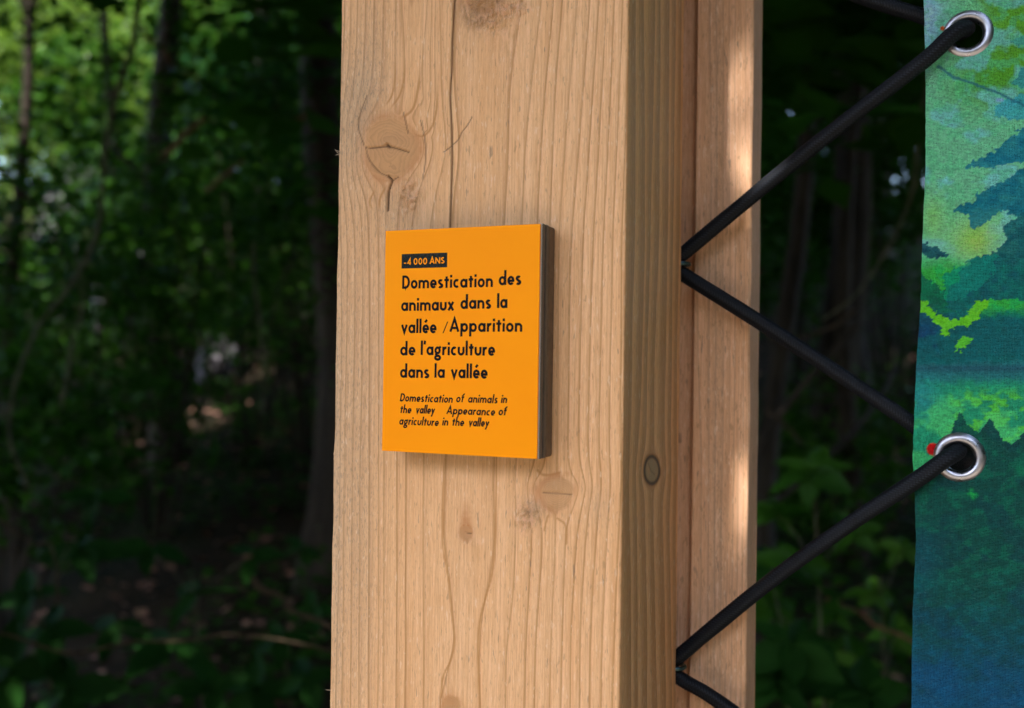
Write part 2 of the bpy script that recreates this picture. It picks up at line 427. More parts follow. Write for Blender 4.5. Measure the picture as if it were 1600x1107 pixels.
PX, PY = to_px(L2W(np.stack([X, Y0, Zg], -1)))
KN = [(611, 232, 42, 1.18, .95, 1.), (870, 771, 27, .98, .95, .85), (727, 833, 9.5, 1.25, .9, 1.), (705, 1103, 13, 1.2, .5, 1.), (757, -14, 34, .9, .4, .8)]
ring, kn, kr, halo = field(PX+(fbm(PX/40., PY/420., 21, 2)-.5)*5, PY, FV, FX, KN)
ring = ring + np.exp(-((PX-655)/24)**4)*(.9*smst(216, 200, PY)+1.0*smst(192, 150, PY)+.8*smst(120, -60, PY)) + .95*np.exp(-((PX-742)/26)**2)*smst(118, -40, PY)
kr = kr + .12*np.sin(PY/9.)*(kr < 1.2) + .25*(fbm(PX/16, PY/16, 44, 3)-.5)
halo = halo*.8 + .95*gauss(PX, PY, 727, 812, 10, 24)+.5*gauss(PX, PY, 704, 1092, 12, 16) + .35*gauss(PX, PY, 838, 768, 16, 22)
crk = np.zeros_like(PX); dep = np.zeros_like(PX)
dmain = abs(X-cxz[:, None])
taper = smst(440, 380, PY)
crk = np.maximum(crk, np.clip(1.2-dmain/.00045, 0, 1)*taper)
dep = np.maximum(dep, np.clip(1-dmain/.00037, 0, 1)*.004*taper)
for pts, w, dd in [([(573, 231), (590, 231), (605, 229), (622, 233), (638, 238)], 1.4, .0013),
                   ([(573, 150), (562, 180), (560, 200), (569, 228)], .9, .0012), ([(571, 230), (577, 250), (592, 268), (607, 277)], .8, .0012),
                   ([(606, 275), (612, 283), (607, 300), (606, 330)], 1.6, .0022), ([(612, 283), (622, 277)], 1.2, .002),
                   ([(657, 188), (664, 220), (664, 255), (660, 280)], .9, .0012), ([(630, 175), (638, 210)], .8, .001),
                   ([(848, 769.5), (870, 770.5), (893, 772.5)], 1.1, .0015), ([(604, 226), (608, 230)], 2.6, .002),
                   ([(727, 832), (736, 834)], .8, .001), ([(706, 228), (716, 218), (722, 206), (730, 196), (738, 182)], 1.2, .0012), ([(693, 238), (705, 229)], 1., .001)]:
    pts = smooth_path(np.array(pts, float), 5*len(pts)) if len(pts) > 2 else pts
    d, t = polyline_dist(PX, PY, pts)
    ww = np.maximum(w, 1.25)*(.7+.3*np.sin(np.pi*np.clip(t, .06, .94)))
    crk = np.maximum(crk, smst(ww*1.15, ww*.35, d)*(.55+.1*(w > .75)+.25*(w > 1.4)))
    dep = np.maximum(dep, smst(ww*1.5, 0, d)*dd*(.45 if w < 1.25 else 1))
lin = np.zeros_like(PX)
for pts, w_l in [([(618, 90), (617, 125), (612, 150), (602, 166)], 2.2), ([(633, 90), (631, 125), (624, 150), (610, 170)], 2.2), ([(657, 100), (653, 140), (644, 172), (622, 187)], 3.2),
               ([(685, 120), (682, 170), (675, 198), (660, 213), (641, 207)], 2.4), ([(583, 330), (578, 315), (586, 296)], 2.0), ([(592, 330), (594, 310), (604, 290)], 2.6),
               ([(840, 735), (848, 742), (862, 742), (874, 739)], 3.0), ([(871, 810), (884, 822), (885, 850)], 2.4), ([(856, 806), (850, 830)], 2.0),
               ([(697, 700), (692, 770), (692, 850), (700, 900), (706, 960), (710, 1000), (705, 1030), (692, 1060), (688, 1107), (690, 1150)], 2.3),
               ([(776, 700), (775, 780), (774, 850), (768, 900), (752, 960), (747, 1000), (748, 1050), (751, 1150)], 2.3)]:
    pts = smooth_path(np.array(pts, float), 5*len(pts)); d, t = polyline_dist(PX, PY, pts)
    if pts[0][1] > 690: t = t*0+.5
    lin = np.maximum(lin, smst(w_l, w_l*.2, d)*np.clip(t*4, 0, 1)*np.clip((1-t)*6, .2, 1))
d, t = polyline_dist(PX, PY, smooth_path(np.array([(838, 782), (842, 764), (852, 751), (868, 743), (886, 741)], float), 24))
halo = np.maximum(halo, smst(9, 1, d)*.8)
torn = np.clip(gauss(PX, PY, 757, 15, 34, 32)*1.3 + .9*gauss(PX, PY, 640, 305, 24, 36) + 1.1*gauss(PX, PY, 822, 808, 20, 26)
               + .4*gauss(PX, PY, 588, 140, 26, 30) + .5*gauss(PX, PY, 735, 848, 16, 9) + .35*gauss(PX, PY, 792, 60, 30, 60)
               + .7*gauss(PX, PY, 812, 12, 22, 14) + .4*gauss(PX, PY, 862, 795, 30, 12), 0, 1)
stain = np.clip(.75*gauss(PX, PY, 546, 190, 26, 110) + .55*gauss(PX, PY, 585, 120, 25, 110) + .45*gauss(PX, PY, 548, 620, 40, 320)
                + .5*gauss(PX, PY, 610, 330, 30, 40) + .35*gauss(PX, PY, 935, 790, 14, 26) + .3*gauss(PX, PY, 560, 900, 40, 300)
                + .6*gauss(PX, PY, 838, 790, 14, 20) + .5*gauss(PX, PY, 740, 20, 22, 30) + .5*gauss(PX, PY, 526, 820, 8, 700) + .8*gauss(PX, PY, 870, 757, 22, 10) + .6*gauss(PX, PY, 727, 833, 9, 12) + .5*gauss(PX, PY, 600, 190, 22, 12) + .5*gauss(PX, PY, 565, 165, 14, 40) + .12, 0, 1)
stain = stain*(1-.8*kn*(PY < 500)*(PY > 120))
Y = Y0 + dep - (fbm(PX/7, PY/6, 31, 4)-.5)*.0045*torn*smst(.25, .7, torn) - gauss(PX, PY, 870, 771, 40, 34)*.0004
w = Wood()
w.grid(np.stack([X, Y, Zg], -1), dict(ring=ring, knot=kn*.9, kring=kr, crack=crk, torn=torn, stain=stain, halo=halo, line=lin), False, 0)
# --- side face
ys = np.concatenate([[RR*.29, RR*.6], np.arange(RR, S_-RR, .0009), [S_-RR, S_-RR*.29]])
xo = np.concatenate([[-RR*.29, -RR*.075], np.zeros(len(ys)-4), [0, -RR*.29]])
Ys, Zs = np.meshgrid(ys, ZR); Xs = np.broadcast_to(xo, Ys.shape).copy()
far = np.exp(-((Ys-S_)/.002)**2)
Xs -= far*(vnoise(Zs*80, Zs*0+1, 4)-.3)*.0007
PXs, PYs = to_px(L2W(np.stack([Xs, Ys, Zs], -1)))
ring_s, kn_s, kr_s, ha_s = field(PXs, PYs, SV, SX, [(1018.5, 735, 11.5, 1.85, .95, 1.)])
rim = 1.2*np.exp(-((kr_s-1.0)/.13)**2)*(kr_s > .5)
for p_ in ([(1013, 724), (1017, 736), (1023, 742)],):
    d, t = polyline_dist(PXs, PYs, p_); rim = np.maximum(rim, smst(1.5, .3, d)*.35)
ring_s += .25*(fbm(PXs/20., PYs/200., 22, 3)-.5)
w.grid(np.stack([Xs + rim*.0, Ys, Zs], -1), dict(ring=ring_s+20, knot=kn_s, kring=kr_s*1.3, crack=np.clip(rim*1.1, 0, .9), torn=.1, stain=.15, halo=ha_s*1.3+.9*gauss(PXs, PYs, 1019, 728, 15, 44)*(kr_s > 1)), False, 1)
# --- hidden faces: left, back, top
def plain(P4, nu, nv, off, mi=1):
    a, b, c, d = [np.array(p, float) for p in P4]
    u = np.linspace(0, 1, nu)[None, :, None]; v = np.linspace(0, 1, nv)[:, None, None]
    P = (a*(1-u)+b*u)*(1-v)+(d*(1-u)+c*u)*v
    rr = np.broadcast_to(np.linspace(off, off+9, nu), (nv, nu))+.6*(vnoise(P[..., 2]*4, P[..., 0]*20+P[..., 1]*20, 3)-.5)
    w.grid(P, dict(ring=rr, stain=.2), False, mi)
zt, zb = 1.0, -EYE
plain([(-W_+.00044, S_-.0004, zb), (-W_+.00044, .00044, zb), (-W_+.00044, .00044, zt), (-W_+.00044, S_-.0004, zt)], 24, 40, 30)
plain([(-.00044, S_-.0004, zb), (-W_+.00044, S_-.0004, zb), (-W_+.00044, S_-.0004, zt), (-.00044, S_-.0004, zt)], 24, 40, 40)
plain([(-W_+.0004, .0004, zt), (-.0004, .0004, zt), (-.0004, S_-.0004, zt), (-W_+.0004, S_-.0004, zt)], 24, 12, 50)
ROOT = tuple(O_ - np.array([0, 0, EYE]))
post = empty('timber_post', ROOT, 'thick pale planed timber post with knots and a long crack, carrying the orange sign', 'post', rz=-TH)
pm = w.build('post_timber', [wood, wood_side], post); pm.location = (0, 0, EYE)
# tiny wood splinters on the left arris
B = Bag()
for (px, py, ln, up) in [(527, 237, .0022, .6), (525, 242, .0018, -.3), (514, 1079, .002, .2), (528, 240, .0014, 1.2)]:
    x, z = on_plane(px, py, 0)
    P = [np.array([-W_+.0006, .0004, z]), np.array([-W_-ln*.6, -.0002, z+ln*.3*up]), np.array([-W_-ln, -.0006, z+ln*up])]
    V, F = tube(smooth_path(P, 6), [.00022, .0002, .00018, .00014, .0001, .00004], 5); B.add(V, F)
sp_o = B.build('splinter', core_pale, post); sp_o.location = (0, 0, EYE); sp_o['kind'] = 'stuff'
mspl = NT('splinter_wood'); sp_o.data.materials[0] = mspl.fin((.45, .33, .22), .7)

# --- second timber behind, with a rebate down its left side
YB = S_+.025
xr = on_plane(1171.5, 560, YB)[0]; xg = on_plane(1086, 300, YB)[0]; TB = .032
w = Wood()
ZB = np.concatenate([np.linspace(-EYE, -.3, 8)[:-1], np.arange(-.3, .33, .0016), np.linspace(.33, 1.0, 8)])
prof = [(-.10, YB+.006)] + [(x, YB+.006) for x in np.linspace(-.05, xg-.0022, 26)] + [(xg-.0012, YB+.0045), (xg-.0004, YB+.0012), (xg+.0006, YB)] + \
       [(x, YB) for x in np.linspace(xg+.0014, xr-.0016, 40)] + [(xr-.0008, YB+.0002), (xr-.0002, YB+.0009)] + [(xr, y) for y in np.linspace(YB+.002, YB+TB, 16)]
prof = np.array(prof)
Xb = np.broadcast_to(prof[:, 0], (len(ZB), len(prof))).copy(); Yb = np.broadcast_to(prof[:, 1], Xb.shape).copy(); Zb = np.broadcast_to(ZB[:, None], Xb.shape)
Xb += (vnoise(Zb*50, Zb*0, 8)-.5)*.0007*(Xb > xr-.001)
PXb, PYb = to_px(L2W(np.stack([Xb, Yb, Zb], -1)))
ring_b, kb, krb, hb = field(PXb, PYb, BV, BX, [])
ring_b += .35*(fbm(PXb/16., PYb/260., 23, 3)-.5)
sideface = (Yb > YB+.0015) & (Xb > xg)
ring_b = np.where(sideface, 12+(Yb-YB)/.0042, ring_b)
green = np.exp(-((PXb-1121)/13)**2)*.5 + .0  # this band and the brown rebate tone are mostly shade put into colour
w.grid(np.stack([Xb, Yb, Zb], -1), dict(ring=ring_b+60, stain=green*.8+.05, torn=.08*gauss(PXb, PYb, 1104, 850, 4, 300), halo=.35*gauss(PXb, PYb, 1078, 400, 9, 900)), False, 0)
plain([(xr, YB+TB, zb), (-.10, YB+TB, zb), (-.10, YB+TB, zt), (xr, YB+TB, zt)], 24, 30, 70, 0)
plain([(-.10, YB+TB, zb), (-.10, YB+.006, zb), (-.10, YB+.006, zt), (-.10, YB+TB, zt)], 10, 30, 80, 0)
plain([(-.10, YB+.006, zt), (xr, YB+.006, zt), (xr, YB+TB, zt), (-.10, YB+TB, zt)], 16, 6, 80, 0)
bt = empty('backing_timber', ROOT, 'narrower pinkish timber with a rebated left edge, standing behind the thick post on its right', 'post', rz=-TH)
o = w.build('timber_board', [wood_back], bt); o.location = (0, 0, EYE)

# ------------------------------------------------------------------ orange sign
SA, SB, SZ0, SZ1, SF = -.1228, -.0373, -.0431, .0699, -.018
sign = empty('information_sign', tuple(L2W([(SA+SB)/2, SF/2, SZ0])), 'orange square-cornered sign plate with black French and English text, fixed to the post', 'sign', rz=-TH)
sc_ = W2L(np.array(sign.location))
def sgn(V): return [(v[0]-sc_[0], v[1]-sc_[1], v[2]-sc_[2]) for v in V]
def sbox(name, x0, x1, y0, y1, z0, z1, mat, b=0.):
    V, F = box(x0, x1, y0, y1, z0, z1, b)
    return mesh(name, sgn(V), F, mat, sign)
sbox('face_laminate', SA, SB, SF, SF+.0012, SZ0, SZ1, orange, .00012)
sbox('laminate_edge', SA+.0001, SB+.0003, SF+.0012, SF+.0021, SZ0-.0001, SZ1+.0002, core_pale)
sbox('core_layer', SA+.0002, SB+.0008, SF+.0021, SF+.0048, SZ0-.0002, SZ1+.0004, core_grey, .0002)
sbox('core_layer', SA+.0003, SB+.0003, SF+.0048, SF+.0064, SZ0, SZ1+.0001, core_dark)
sbox('core_layer', SA+.0002, SB+.0009, SF+.0064, SF+.0092, SZ0-.0002, SZ1+.0004, core_grey, .0002)
sbox('backing_board', SA+.001, SB+.0012, SF+.0092, -.0001, SZ0-.0001, SZ1+.0004, core_brown, .0012)

# stroke lettering: round geometric sans, each glyph a set of centre-line strokes, unit = x-height
def arc(cx, cy_, rx, ry, a0, a1, n=18):
    t = np.radians(np.linspace(a0, a1, n)); return [(cx+rx*math.cos(a), cy_+ry*math.sin(a)) for a in t]
H = .135
def ell(cx, wid, lo=-.02, hi=1.02): return arc(cx, (lo+hi)/2, wid/2-H, (hi-lo)/2-H, 0, 360, 28)
def shoulder(x0, x1, top=1.0):      # arch from stem x0 to stem x1
    r = (x1-x0)/2; return arc((x0+x1)/2, top-H-r*.92, r, r*.92, 180, 0, 14)+[(x1, 0)]
G = {
 'o': (.92, [ell(.46, .92)]), 'a': (.95, [ell(.46, .92), [(.815, 0), (.815, 1.0)]]), 'd': (.97, [ell(.46, .92), [(.83, 0), (.83, 1.72)]]),
 'p': (.97, [ell(.51, .92), [(.14, -.55), (.14, 1.0)]]),
 'e': (.90, [[(.14, .47), (.76, .47)]+arc(.45, .5, .315, .385, 0, 318, 24)]), 'c': (.78, [arc(.45, .5, .315, .385, 52, 308, 22)]),
 'm': (1.44, [[(.135, 0), (.135, 1.0)], shoulder(.135, .72), shoulder(.72, 1.305)]), 'n': (.9, [[(.135, 0), (.135, 1.0)], shoulder(.135, .765)]),
 'u': (.9, [[(.135, 1.0)]+arc(.45, .12+.32, .315, .32, 180, 360, 16)+[(.765, 1.0)]]), 'h': (.9, [[(.135, 0), (.135, 1.72)], shoulder(.135, .765)]),
 'i': (.29, [[(.145, 0), (.145, 1.0)], [(.145, 1.22), (.145, 1.52)]]), 'l': (.29, [[(.145, 0), (.145, 1.72)]]),
 't': (.62, [[(.31, 0), (.31, 1.35)], [(.0, .93), (.62, .93)]]),
 's': (.72, [arc(.37, .735, .215, .17, 35, 250, 12)[:-1]+arc(.36, .275, .225, .17, 75, -150, 14)]),
 'r': (.58, [[(.135, 0), (.135, 1.0)], [(.135, .55)]+arc(.50, .50, .36, .375, 160, 80, 9)]),
 'x': (.84, [[(.10, 0), (.74, 1.0)], [(.74, 0), (.10, 1.0)]]), 'v': (.88, [[(.11, 1.0), (.44, .08), (.77, 1.0)]]),
 'y': (.88, [[(.11, 1.0), (.46, .10)], [(.77, 1.0), (.22, -.55)]]),
 'g': (.92, [arc(.42, .56, .285, .325, 0, 360, 24), arc(.44, -.30, .33, .225, 0, 360, 24), [(.30, .24), (.22, .10), (.34, -.04)], [(.62, .84), (.86, 1.0)]]),
 'f': (.62, [[(.25, 0), (.25, 1.2)]+arc(.52, 1.2, .27, .36, 180, 75, 8), [(.0, .93), (.56, .93)]]),
 'é': (.90, [[(.14, .47), (.76, .47)]+arc(.45, .5, .315, .385, 0, 318, 24), [(.34, 1.27), (.62, 1.58)]]),
 "'": (.22, [[(.15, 1.70), (.07, 1.25)]]),
 'D': (1.05, [[(.135, .13), (.42, .13)]+arc(.42, .79, .50, .66, -90, 90, 18)+[(.135, 1.45)], [(.135, 0), (.135, 1.58)]]),
 'A': (1.22, [[(.10, 0), (.61, 1.52), (1.12, 0)], [(.33, .45), (.89, .45)]]),
 'N': (1.2, [[(.13, 0), (.13, 1.50)], [(.13, 1.42), (1.05, .08)], [(1.05, 0), (1.05, 1.50)]]),
 'S': (.85, [arc(.44, 1.10, .27, .27, 35, 250, 14)[:-1]+arc(.42, .41, .29, .28, 75, -150, 16)]),
 '0': (.95, [arc(.475, .75, .33, .66, 0, 360, 26)]), '4': (.85, [[(.62, 0), (.62, 1.50), (.10, .42), (.85, .42)]]), '-': (.42, [[(.0, .45), (.42, .45)]]),
}
GAP = .15
def word(txt, p0, x1px, xh, hw, slant=0., kx=1.):
    """lay a word on the sign face: p0 = left baseline point in the photo, x1px = its right end, xh = x-height (m)"""
    x0, z0 = on_plane(p0[0], p0[1], SF); x1, _ = on_plane(x1px, p0[1], SF)
    pen = 0; strokes = []
    for ch in txt:
        wd, st = G[ch]
        for s in st: strokes.append([(pen+x+slant*y*.0, y) for x, y in s])
        pen += wd + GAP*kx
    total = pen - GAP*kx
    sx = (x1-x0)/total
    V = []; F = []
    for k, s in enumerate(strokes):
        P = np.array([(x*sx, y*xh) for x, y in s])
        closed = len(P) > 8 and np.hypot(*(P[0]-P[-1])) < 1e-6
        hwm = hw
        T = np.zeros_like(P)
        d = np.diff(P, axis=0); ln = np.hypot(d[:, 0], d[:, 1])+1e-9; d = d/ln[:, None]
        if closed: T[0] = T[-1] = d[0]+d[-1]
        else: T[0] = d[0]; T[-1] = d[-1]
        T[1:-1] = d[:-1]+d[1:]
        T /= np.hypot(T[:, 0], T[:, 1])[:, None]+1e-9
        Nn = np.stack([-T[:, 1], T[:, 0]], 1)
        sc = np.ones(len(P))
        cosh = np.clip((T[1:-1]*d[:-1]).sum(1), .35, 1); sc[1:-1] = 1/cosh
        a = P+Nn*hwm*sc[:, None]; b_ = P-Nn*hwm*sc[:, None]
        base = len(V); yy = SF-.00006-.000004*(k % 9)
        for q in (a, b_):
            for (x, z) in q: V.append((x0+x+slant*z, yy, z0+z))
        n = len(P)
        for i in range(n-1): F.append((base+i, base+n+i, base+n+i+1, base+i+1))
    return V, F
lines = [
 [("Domestication", (628.5, 451.6), 770), ("des", (779.4, 445.9), 814.3)],
 [("animaux", (627, 486.2), 709.4), ("dans", (719.6, 483.0), 767.3), ("la", (776.7, 481.7), 792.6)],
 [("vallée", (627, 520.8), 682), ("Apparition", (702.6, 518.8), 816)],
 [("de", (625.4, 555.4), 649), ("l'agriculture", (657.4, 555.0), 773.4)],
 [("dans", (625.2, 590.3), 670.7), ("la", (678.8, 590.5), 694.8), ("vallée", (704.6, 590.8), 761.8)]]
XH = .00425
for ln in lines:
    V = []; F = []
    for (t, p0, x1) in ln:
        v, f = word(t, p0, x1, XH, .00062); F += [tuple(i+len(V) for i in q) for q in f]; V += v
    mesh('lettering', sgn(V), F, ink, sign)
x0, z0 = on_plane(691.5, 520.9, SF); x1, z1 = on_plane(699.7, 502.8, SF)
mesh('slash_mark', sgn([(x0, SF-.00006, z0), (x0+.0006, SF-.00006, z0), (x1+.0003, SF-.00006, z1), (x1-.0003, SF-.00006, z1)]), [(0, 1, 2, 3)], ink, sign)
lines = [
 [("Domestication", (624.8, 627.3), 706.8), ("of", (712.4, 628.6), 724.5), ("animals", (731, 629.2), 777), ("in", (782.5, 630), 791.6)],
 [("the", (624.8, 645.6), 642.2), ("valley", (649.5, 646), 678.6), ("Appearance", (697.5, 647.2), 773.0), ("of", (778.5, 649), 791)],
 [("agriculture", (623.5, 663.6), 685), ("in", (690.8, 665), 699.7), ("the", (706, 665.4), 724.6), ("valley", (732, 666), 763.4)]]
for ln in lines:
    V = []; F = []
    for (t, p0, x1) in ln:
        v, f = word(t, p0, x1, .00258, .00037, slant=.17); F += [tuple(i+len(V) for i in q) for q in f]; V += v
    mesh('lettering', sgn(V), F, ink, sign)
q = [on_plane(*p, SF) for p in [(627.6, 420.7), (698.6, 417.2), (699.1, 394.2), (627.8, 398.3)]]
bx0 = (q[0][0]+q[3][0])/2; bx1 = (q[1][0]+q[2][0])/2; bz0 = (q[0][1]+q[1][1])/2; bz1 = (q[2][1]+q[3][1])/2
mb = NT('worn_dark_badge_print'); _n = mb.noise(1, (900, 900, 900), 4, .7); _n2 = mb.noise(1, (250, 250, 600), 3, .6)
badge_m = mb.fin(mb.mix(mb.rng(_n, .4, .62), (.006, .010, .006), (.020, .026, .030)), .65, mb.bump(_n, .5, .0002), spec=.12)
mesh('badge', sgn([(bx0, SF-.00005, bz0), (bx1, SF-.00005, bz0), (bx1, SF-.00005, bz1), (bx0, SF-.00005, bz1)]), [(0, 1, 2, 3)], badge_m, sign)
V = []; F = []
for (t, p0, x1) in [("-", (631.4, 414.6), 634.8), ("4", (636.6, 414.3), 642.4), ("000", (646.2, 413.8), 667.6), ("ANS", (671.4, 412.7), 694.6)]:
    v, f = word(t, p0, x1, .0021, .00031)
    v = [(a, b-.00006, c) for a, b, c in v]
    F += [tuple(i+len(V) for i in q) for q in f]; V += v
mesh('badge_lettering', sgn(V), F, orange, sign)

# ------------------------------------------------------------------ printed banner
YBN = .1285
def bx(px, py): return on_plane(px, py, YBN)
EDGE = [(1443, -60), (1443.5, 0), (1445.5, 90), (1446.5, 180), (1446, 260), (1441, 380), (1438, 480), (1432, 560), (1429, 640), (1426, 720), (1430, 790), (1431, 850), (1426, 950), (1424.5, 1040), (1424, 1107), (1424, 1160)]
eb = np.array([bx(*p) for p in EDGE])
GR = [bx(1512, 54), bx(1498.6, 714.8)]
dz = GR[0][1]-GR[1][1]
GR = [(GR[0][0]+.001, GR[0][1]+dz)] + GR + [(GR[1][0]-.001, GR[1][1]-dz)]
zt_, zb_ = eb[0, 1], eb[-1, 1]
zz = np.concatenate([np.linspace(zb_-.5, zb_-.002, 40), np.arange(zb_, zt_, .00056), np.linspace(zt_+.002, zt_+.45, 40)])
uu = np.concatenate([np.arange(0, .092, .00056), np.arange(.094, 1.05, .003)])
ed = np.interp(zz, eb[::-1, 1], eb[::-1, 0]) + (vnoise(zz*300, zz*0, 2)-.5)*.0003
Xn = ed[:, None]*np.exp(-uu/.12) + (ed.mean())*(1-np.exp(-uu/.12)) + uu[None, :]
Zn = np.broadcast_to(zz[:, None], Xn.shape)
Un = np.broadcast_to(uu[None, :], Xn.shape)
def banner_y(x_, z_, u_):
    y = .0022*np.sin(z_*19+.6)*np.exp(-u_/.06) + .0012*np.sin(z_*43+1)*np.exp(-u_/.03) + .0014*np.sin(x_*60+z_*6)
    for gx, gz in GR:
        y = y*(1-.9*np.exp(-(((x_-gx)**2+(z_-gz)**2)/.02**2)))
        y = y - .0022*np.exp(-(((x_-gx+.018)**2)/.03**2+((z_-gz)**2)/.03**2))*(1-np.exp(-(((x_-gx)**2+(z_-gz)**2)/.016**2)))
    return YBN+y
Yn = banner_y(Xn, Zn, Un)
BPX, BPY = to_px(L2W(np.stack([Xn, np.full_like(Xn, YBN), Zn], -1)))
def s2l(c):
    c = np.asarray(c, float)/255.; return np.where(c < .04045, c/12.92, ((c+.055)/1.055)**2.4)
def poly_mask(px, py, pts):
    pts = np.array(pts, float); ins = np.zeros(px.shape, bool); j = len(pts)-1
    for i in range(len(pts)):
        xi, yi = pts[i]; xj, yj = pts[j]
        ins ^= ((yi > py) != (yj > py)) & (px < (xj-xi)*(py-yi)/(yj-yi+1e-9)+xi)
        j = i
    return ins
n1 = fbm(BPX/14, BPY/10, 41, 5); n2 = fbm(BPX/40, BPY/30, 51, 4); n3 = fbm(BPX/5, BPY/3.2, 61, 3)
UPX, UPY = BPX, BPY
dd_ = np.maximum(0, UPX-1600); q_ = dd_/1.9 + 55*(fbm(UPX/210, UPY/500, 15, 2)-.5)*np.minimum(dd_/120, 1)
BPX = np.where(dd_ > 0, 1600-np.abs((q_+150) % 300-150), UPX)
BPY = UPY + 150*(fbm(UPX/190, UPY/600, 16, 3)-.5)*np.minimum(dd_/150, 1)
jx = BPX + (fbm(UPX/7, UPY/6, 71, 3)-.5)*16; jy = BPY + (fbm(UPX/7, UPY/6, 81, 3)-.5)*14
def lerp(a, b, t): return a*(1-t[..., None])+b*t[..., None]
C = np.broadcast_to(s2l((118, 184, 132)), BPX.shape+(3,)).copy()
def wash(col, m):
    global C
    C = lerp(C, s2l(col), np.clip(m, 0, 1))
wash((150, 184, 190), gauss(BPX, BPY, 1448, 20, 26, 80)*1.0)
wash((92, 150, 52), smst(1480, 1560, BPX+(n2-.5)*90)*smst(200, 100, BPY+(n1-.5)*60))
wash((76, 140, 40), gauss(BPX, BPY, 1535, 130, 60, 40)*(.4+n1*.8))
wash((126, 188, 172), smst(.48, .62, n2)*.7*smst(420, 380, BPY))
wash((90, 165, 110), smst(.5, .6, n1)*.5*smst(420, 380, BPY))
wash((150, 200, 92), gauss(BPX, BPY, 1525, 375, 38, 32)*.95)
wash((140, 194, 80), gauss(BPX, BPY, 1458, 340, 20, 34)*.5)
wash((70, 165, 70), smst(395, 425, BPY+(n2-.5)*40))
wash((50, 150, 80), smst(.5, .58, n1)*.6*smst(395, 425, BPY))
DK, TEAL, NAVY = (22, 84, 84), (30, 112, 108), (22, 62, 84)
def shape(pts, col, k=.95):
    m = poly_mask(jx, jy, pts)
    wash(col, m*(k-.35*(n1-.4)))
shape([(1505, 262), (1530, 246), (1562, 232), (1575, 218), (1600, 200), (1700, 190), (1700, 266), (1600, 254), (1562, 258), (1545, 266)], (44, 110, 118))
shape([(1490, 326), (1522, 316), (1530, 300), (1562, 288), (1600, 262), (1700, 250), (1700, 345), (1585, 340), (1570, 330), (1548, 344), (1520, 360), (1514, 342)], (40, 106, 112))
shape([(1560, 165), (1585, 150), (1700, 130), (1700, 190), (1580, 186), (1552, 182)], (70, 150, 150), .8)
shape([(1575, 68), (1600, 55), (1700, 50), (1700, 76), (1590, 76)], (70, 140, 120), .8)
shape([(1592, 118), (1608, 104), (1700, 95), (1700, 140), (1596, 138), (1578, 130)], (50, 120, 120), .8)
shape([(1700, 315), (1600, 330), (1580, 345), (1567, 352), (1574, 372), (1555, 392), (1520, 404), (1504, 424), (1484, 452), (1476, 480), (1500, 492), (1530, 486), (1545, 470), (1700, 470)], DK)
shape([(1476, 430), (1520, 402), (1560, 396), (1545, 440), (1500, 470), (1474, 470)], (30, 124, 100), .7)
shape([(1436, 378), (1460, 384), (1480, 398), (1478, 404), (1452, 402), (1436, 394)], (22, 70, 78))
shape([(1434, 424), (1450, 436), (1474, 452), (1478, 474), (1500, 496), (1478, 500), (1434, 466)], (18, 92, 66))
m_ = smst(478, 500, jy + (1-smst(1436, 1476, BPX))*14)
wash(DK, m_*.96)
wash(NAVY, gauss(BPX, BPY, 1445, 525, 34, 36)*m_)
wash((18, 96, 84), smst(.48, .62, n2)*.6*m_)
shape([(1434, 462), (1462, 488), (1488, 500), (1514, 490), (1528, 470), (1543, 466), (1542, 480), (1518, 506), (1488, 514), (1476, 528), (1470, 510), (1434, 484)], (108, 190, 58), 1.)
shape([(1490, 546), (1500, 530), (1524, 526), (1508, 544), (1496, 552)], (100, 186, 62), 1.)
wash((58, 112, 104), smst(560, 572, jy)*.7)
wash((40, 72, 80), gauss(BPX*0, BPY, 0, 576, 1, 6)*.8)
wash((56, 140, 96), smst(588, 606, jy))
wash((60, 128, 122), gauss(BPX, BPY, 1440, 620, 30, 30)*.8)
wash((88, 172, 70), smst(.44, .6, n1)*smst(1470, 1500, BPX)*smst(600, 625, BPY))
wash((96, 190, 104), smst(.46, .6, n2)*.6*smst(610, 640, BPY))
low = poly_mask(BPX+(n3-.5)*7, BPY+(n1-.5)*8, [(1380, 752), (1432, 742), (1462, 732), (1484, 706), (1486, 676), (1492, 662), (1500, 642), (1510, 662), (1520, 672), (1530, 676), (1538, 664), (1548, 655), (1558, 672), (1568, 690), (1580, 694), (1600, 676), (1700, 660), (2200, 700), (2200, 2200), (1380, 2200)])
wash((12, 82, 78), low*.97)
wash((16, 108, 88), low*smst(.5, .62, n1)*.55)
wash((14, 66, 78), low*smst(.5, .62, n2)*.6)
wash((50, 92, 110), low*gauss(BPX, BPY, 1442, 880, 26, 50)*.6)
wash((22, 84, 118), low*smst(880, 1110, BPY+(n1-.5)*160)*.9)
wash((20, 92, 134), low*smst(1000, 1130, BPY+(n2-.5)*220)*.7)
wash((70, 180, 96), gauss(jx, jy, 1517, 772, 7, 5)*1.2)
wash((60, 150, 110), gauss(BPX, BPY, 1596, 735, 9, 10)*.7)
d_, t_ = polyline_dist(jx*.4+BPX*.6, jy*.3+BPY*.7, [(1466, 106), (1490, 122), (1530, 136), (1565, 150), (1600, 166), (1640, 170)])
wash((44, 92, 104), smst(3.2, .8, d_)*.8)
wash((150, 176, 206), smst(4, 1, abs(BPY-158))*smst(8, 3, abs(BPX-1562)) * .8)
C *= (1+(n3-.5)*.55)[..., None]*(1+(n1-.5)*.35)[..., None]
for (cx0, cy0_, r_) in [(1457.5, 702, 9.5), (1472.5, 47, 3.5)]:
    mm = smst(r_+.8, r_-.8, np.hypot(UPX-cx0, UPY-cy0_))
    C = lerp(C, s2l((225, 28, 18)) if r_ > 5 else s2l((200, 90, 30)), mm)
